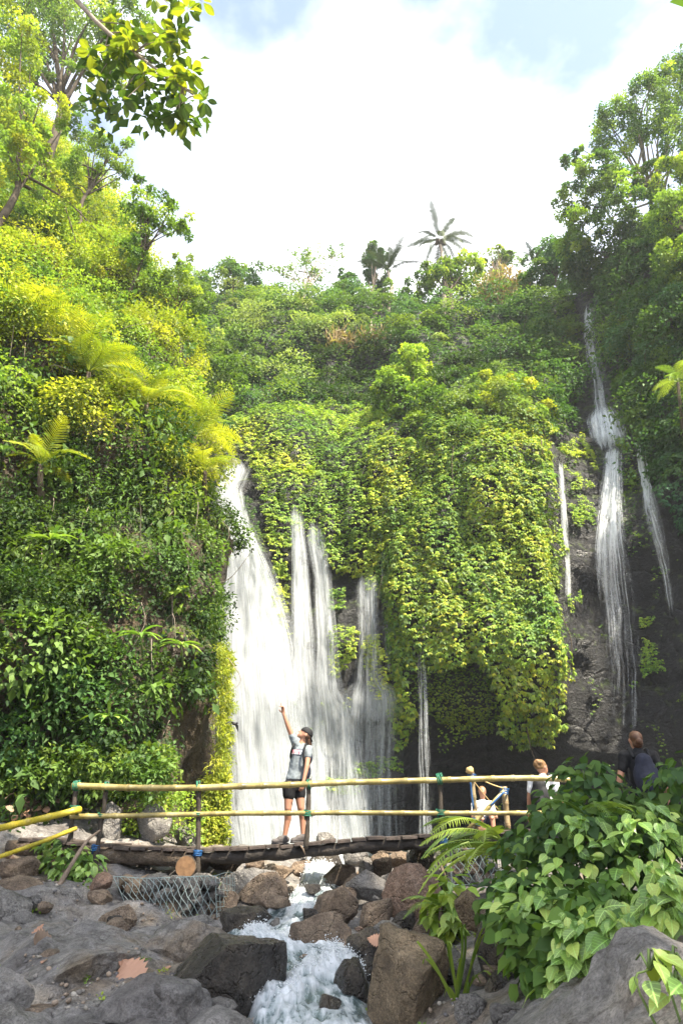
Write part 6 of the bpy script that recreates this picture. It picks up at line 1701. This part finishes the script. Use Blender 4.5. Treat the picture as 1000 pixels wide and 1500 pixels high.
# ---------- bird in front of the fall
bc = P(343, 1060, 13.5); broot = empty('bird', bc, 'small dark bird flying past the broad fall', 'bird')
V, F = ell_vf(bc, (.05, .035, .03), np.array(Matrix.Rotation(.3, 3, 'Y')))
mb = MB().add(V, F); mb.add(*ell_vf(bc + np.array((.055, 0, .012)), (.022, .02, .02))); mb.tube([bc + np.array((.07, 0, .012)), bc + np.array((.085, 0, .01))], [.008, .001], 5)
mb.add([bc + np.array((-.03, -.015, .0)), bc + np.array((-.03, .015, .0)), bc + np.array((-.12, .025, -.01)), bc + np.array((-.12, -.025, -.01))], [(0, 1, 2, 3)])
plain('feather', (.02, .02, .022), .6, .3, 20)
rm = mb.build('torso', MAT['feather'], broot)
for sg, tipv in ((-1, (-.16, -.08, -.02)), (1, (.07, .1, -.14))):
    t_ = np.array(tipv); a = bc + np.array((.025, .01 * sg, .012)); b2 = bc + np.array((-.025, .01 * sg, .012)); m_ = bc + t_ * .5 + np.array((.01, 0, .045))
    w_o = MB().add([a, b2, m_ + np.array((-.035, 0, 0)), m_ + np.array((.03, 0, 0)), bc + t_], [(0, 1, 2, 3), (3, 2, 4)]).build('wing', MAT['feather'], broot)
    w_o.modifiers.new('t', 'SOLIDIFY').thickness = .006

# ---------- dry leaves and an unseen tree added to shade the streambed
bpy.context.view_layer.update()
def drop(px, py, Y0, L, yaw, label, group=None, lobed=True):
    """lay a leaf on whatever the sight line meets"""
    d = P(px, py, 10) - np.array((0, 0, EYE)); d = Vector(d).normalized()
    ok, loc, nor, _, ob, _ = scene.ray_cast(bpy.context.evaluated_depsgraph_get(), Vector((0, 0, EYE)), d)
    if ok and (ob.parent is not None or ob.name.startswith(('stick', 'dry_leaf', 'stream'))): return
    Y = loc.y if ok else Y0
    o = dry_leaf(px, py, Y, L, yaw, label, group, lobed)
    if ok:
        o.rotation_euler = (nor + Vector((0, 0, .6))).normalized().to_track_quat('Z', 'Y').to_euler(); o.location = Vector(loc) + nor * .012
        o.rotation_euler.rotate_axis('Z', 0)
drop(193, 1424, 6.6, .30, .9, 'large curled pinkish dry leaf on the foreground slab')
drop(66, 1376, 7.2, .24, 1.8, 'crumpled dry leaf on the left ledge')
drop(52, 1368, 7.3, .2, .3, 'broken dry leaf beside the crumpled one')
drop(549, 1378, 7.6, .16, 1.3, 'small reddish dry leaf on the smooth dark boulder')
for k in range(14):
    drop(rnd.uniform(5, 85), rnd.uniform(1165, 1200), 13, rnd.uniform(.12, .22), rnd.uniform(0, 6), 'dry brown leaf littering the earth bank above the path', 'leaf litter on the left bank')
for k in range(4):
    drop(rnd.uniform(60, 300), rnd.uniform(1370, 1480), 7, rnd.uniform(.04, .08), rnd.uniform(0, 6), 'tiny tan leaf scrap on the foreground rock', 'leaf scraps on the foreground rock')

def shade_tree(label, base, crowns, tr, nclump, nleaf, size):  # out-of-view tree, added so that its crowns shade the streambed
    base = np.asarray(base, float); root = empty('added_shade_tree', base, label, 'tree', 'forest trees standing over the stream')
    mb = MB(); L = Leaves(); top = np.mean([c[0] for c in crowns], axis=0)
    tp = spline([base - UP, base * .5 + top * .5 + np.array((.4, 0, 0)), top], 12); mb.tube(tp, np.linspace(tr, tr * .4, 12), 10)
    for c, r in crowns:
        c = np.asarray(c, float); k = nclump // len(crowns); d = unit(rng.standard_normal((k, 3)))
        pos = c + d * (r * (.3 + .7 * rng.random(k) ** .5))[:, None] * np.array((1, 1, .6))
        blobs(L, pos, unit(d + UP * .3), r * .3, nleaf, size, 'mid', RHOMB, lift=0, fill=.2)
        for j in range(8): mb.tube(spline([tp[9], .5 * (tp[9] + pos[j]), pos[j]], 6), np.linspace(tr * .35, .03, 6), 5)
    mb.build('trunk', MAT['bark'], root); tag(L.build('crown', root), kind='stuff')
shade_tree('tall forest tree on the right bank just outside the view', (11, 3, 1.6), [((6.5, 1.2, 13), 4.0), ((3.4, .3, 13.6), 3.4), ((10.3, 1.4, 14), 3.0), ((1.2, 2.6, 15.5), 2.6)], .4, 160, 80, .4)

# ------------------------------------------------------------------ moist air of the gorge
hz = bpy.data.meshes.new('haze')
bm = bmesh.new(); bmesh.ops.create_cube(bm, size=1); bm.to_mesh(hz); bm.free()
hm = bpy.data.materials.new('moist_air'); hm.use_nodes = True; hn = hm.node_tree.nodes; hn.clear()
ho = hn.new('ShaderNodeOutputMaterial'); hv = hn.new('ShaderNodeVolumePrincipled')
hv.inputs['Color'].default_value = (.93, .96, 1, 1); hv.inputs['Density'].default_value = .0008; hv.inputs['Anisotropy'].default_value = .2
hm.node_tree.links.new(hv.outputs['Volume'], ho.inputs['Volume'])
hz.materials.append(hm)
haze = bpy.data.objects.new('haze', hz); col.objects.link(haze)
haze.scale = (250, 250, 72); haze.location = (0, 20, 32)
tag(haze, 'thin moist haze filling the gorge', None, kind='stuff')
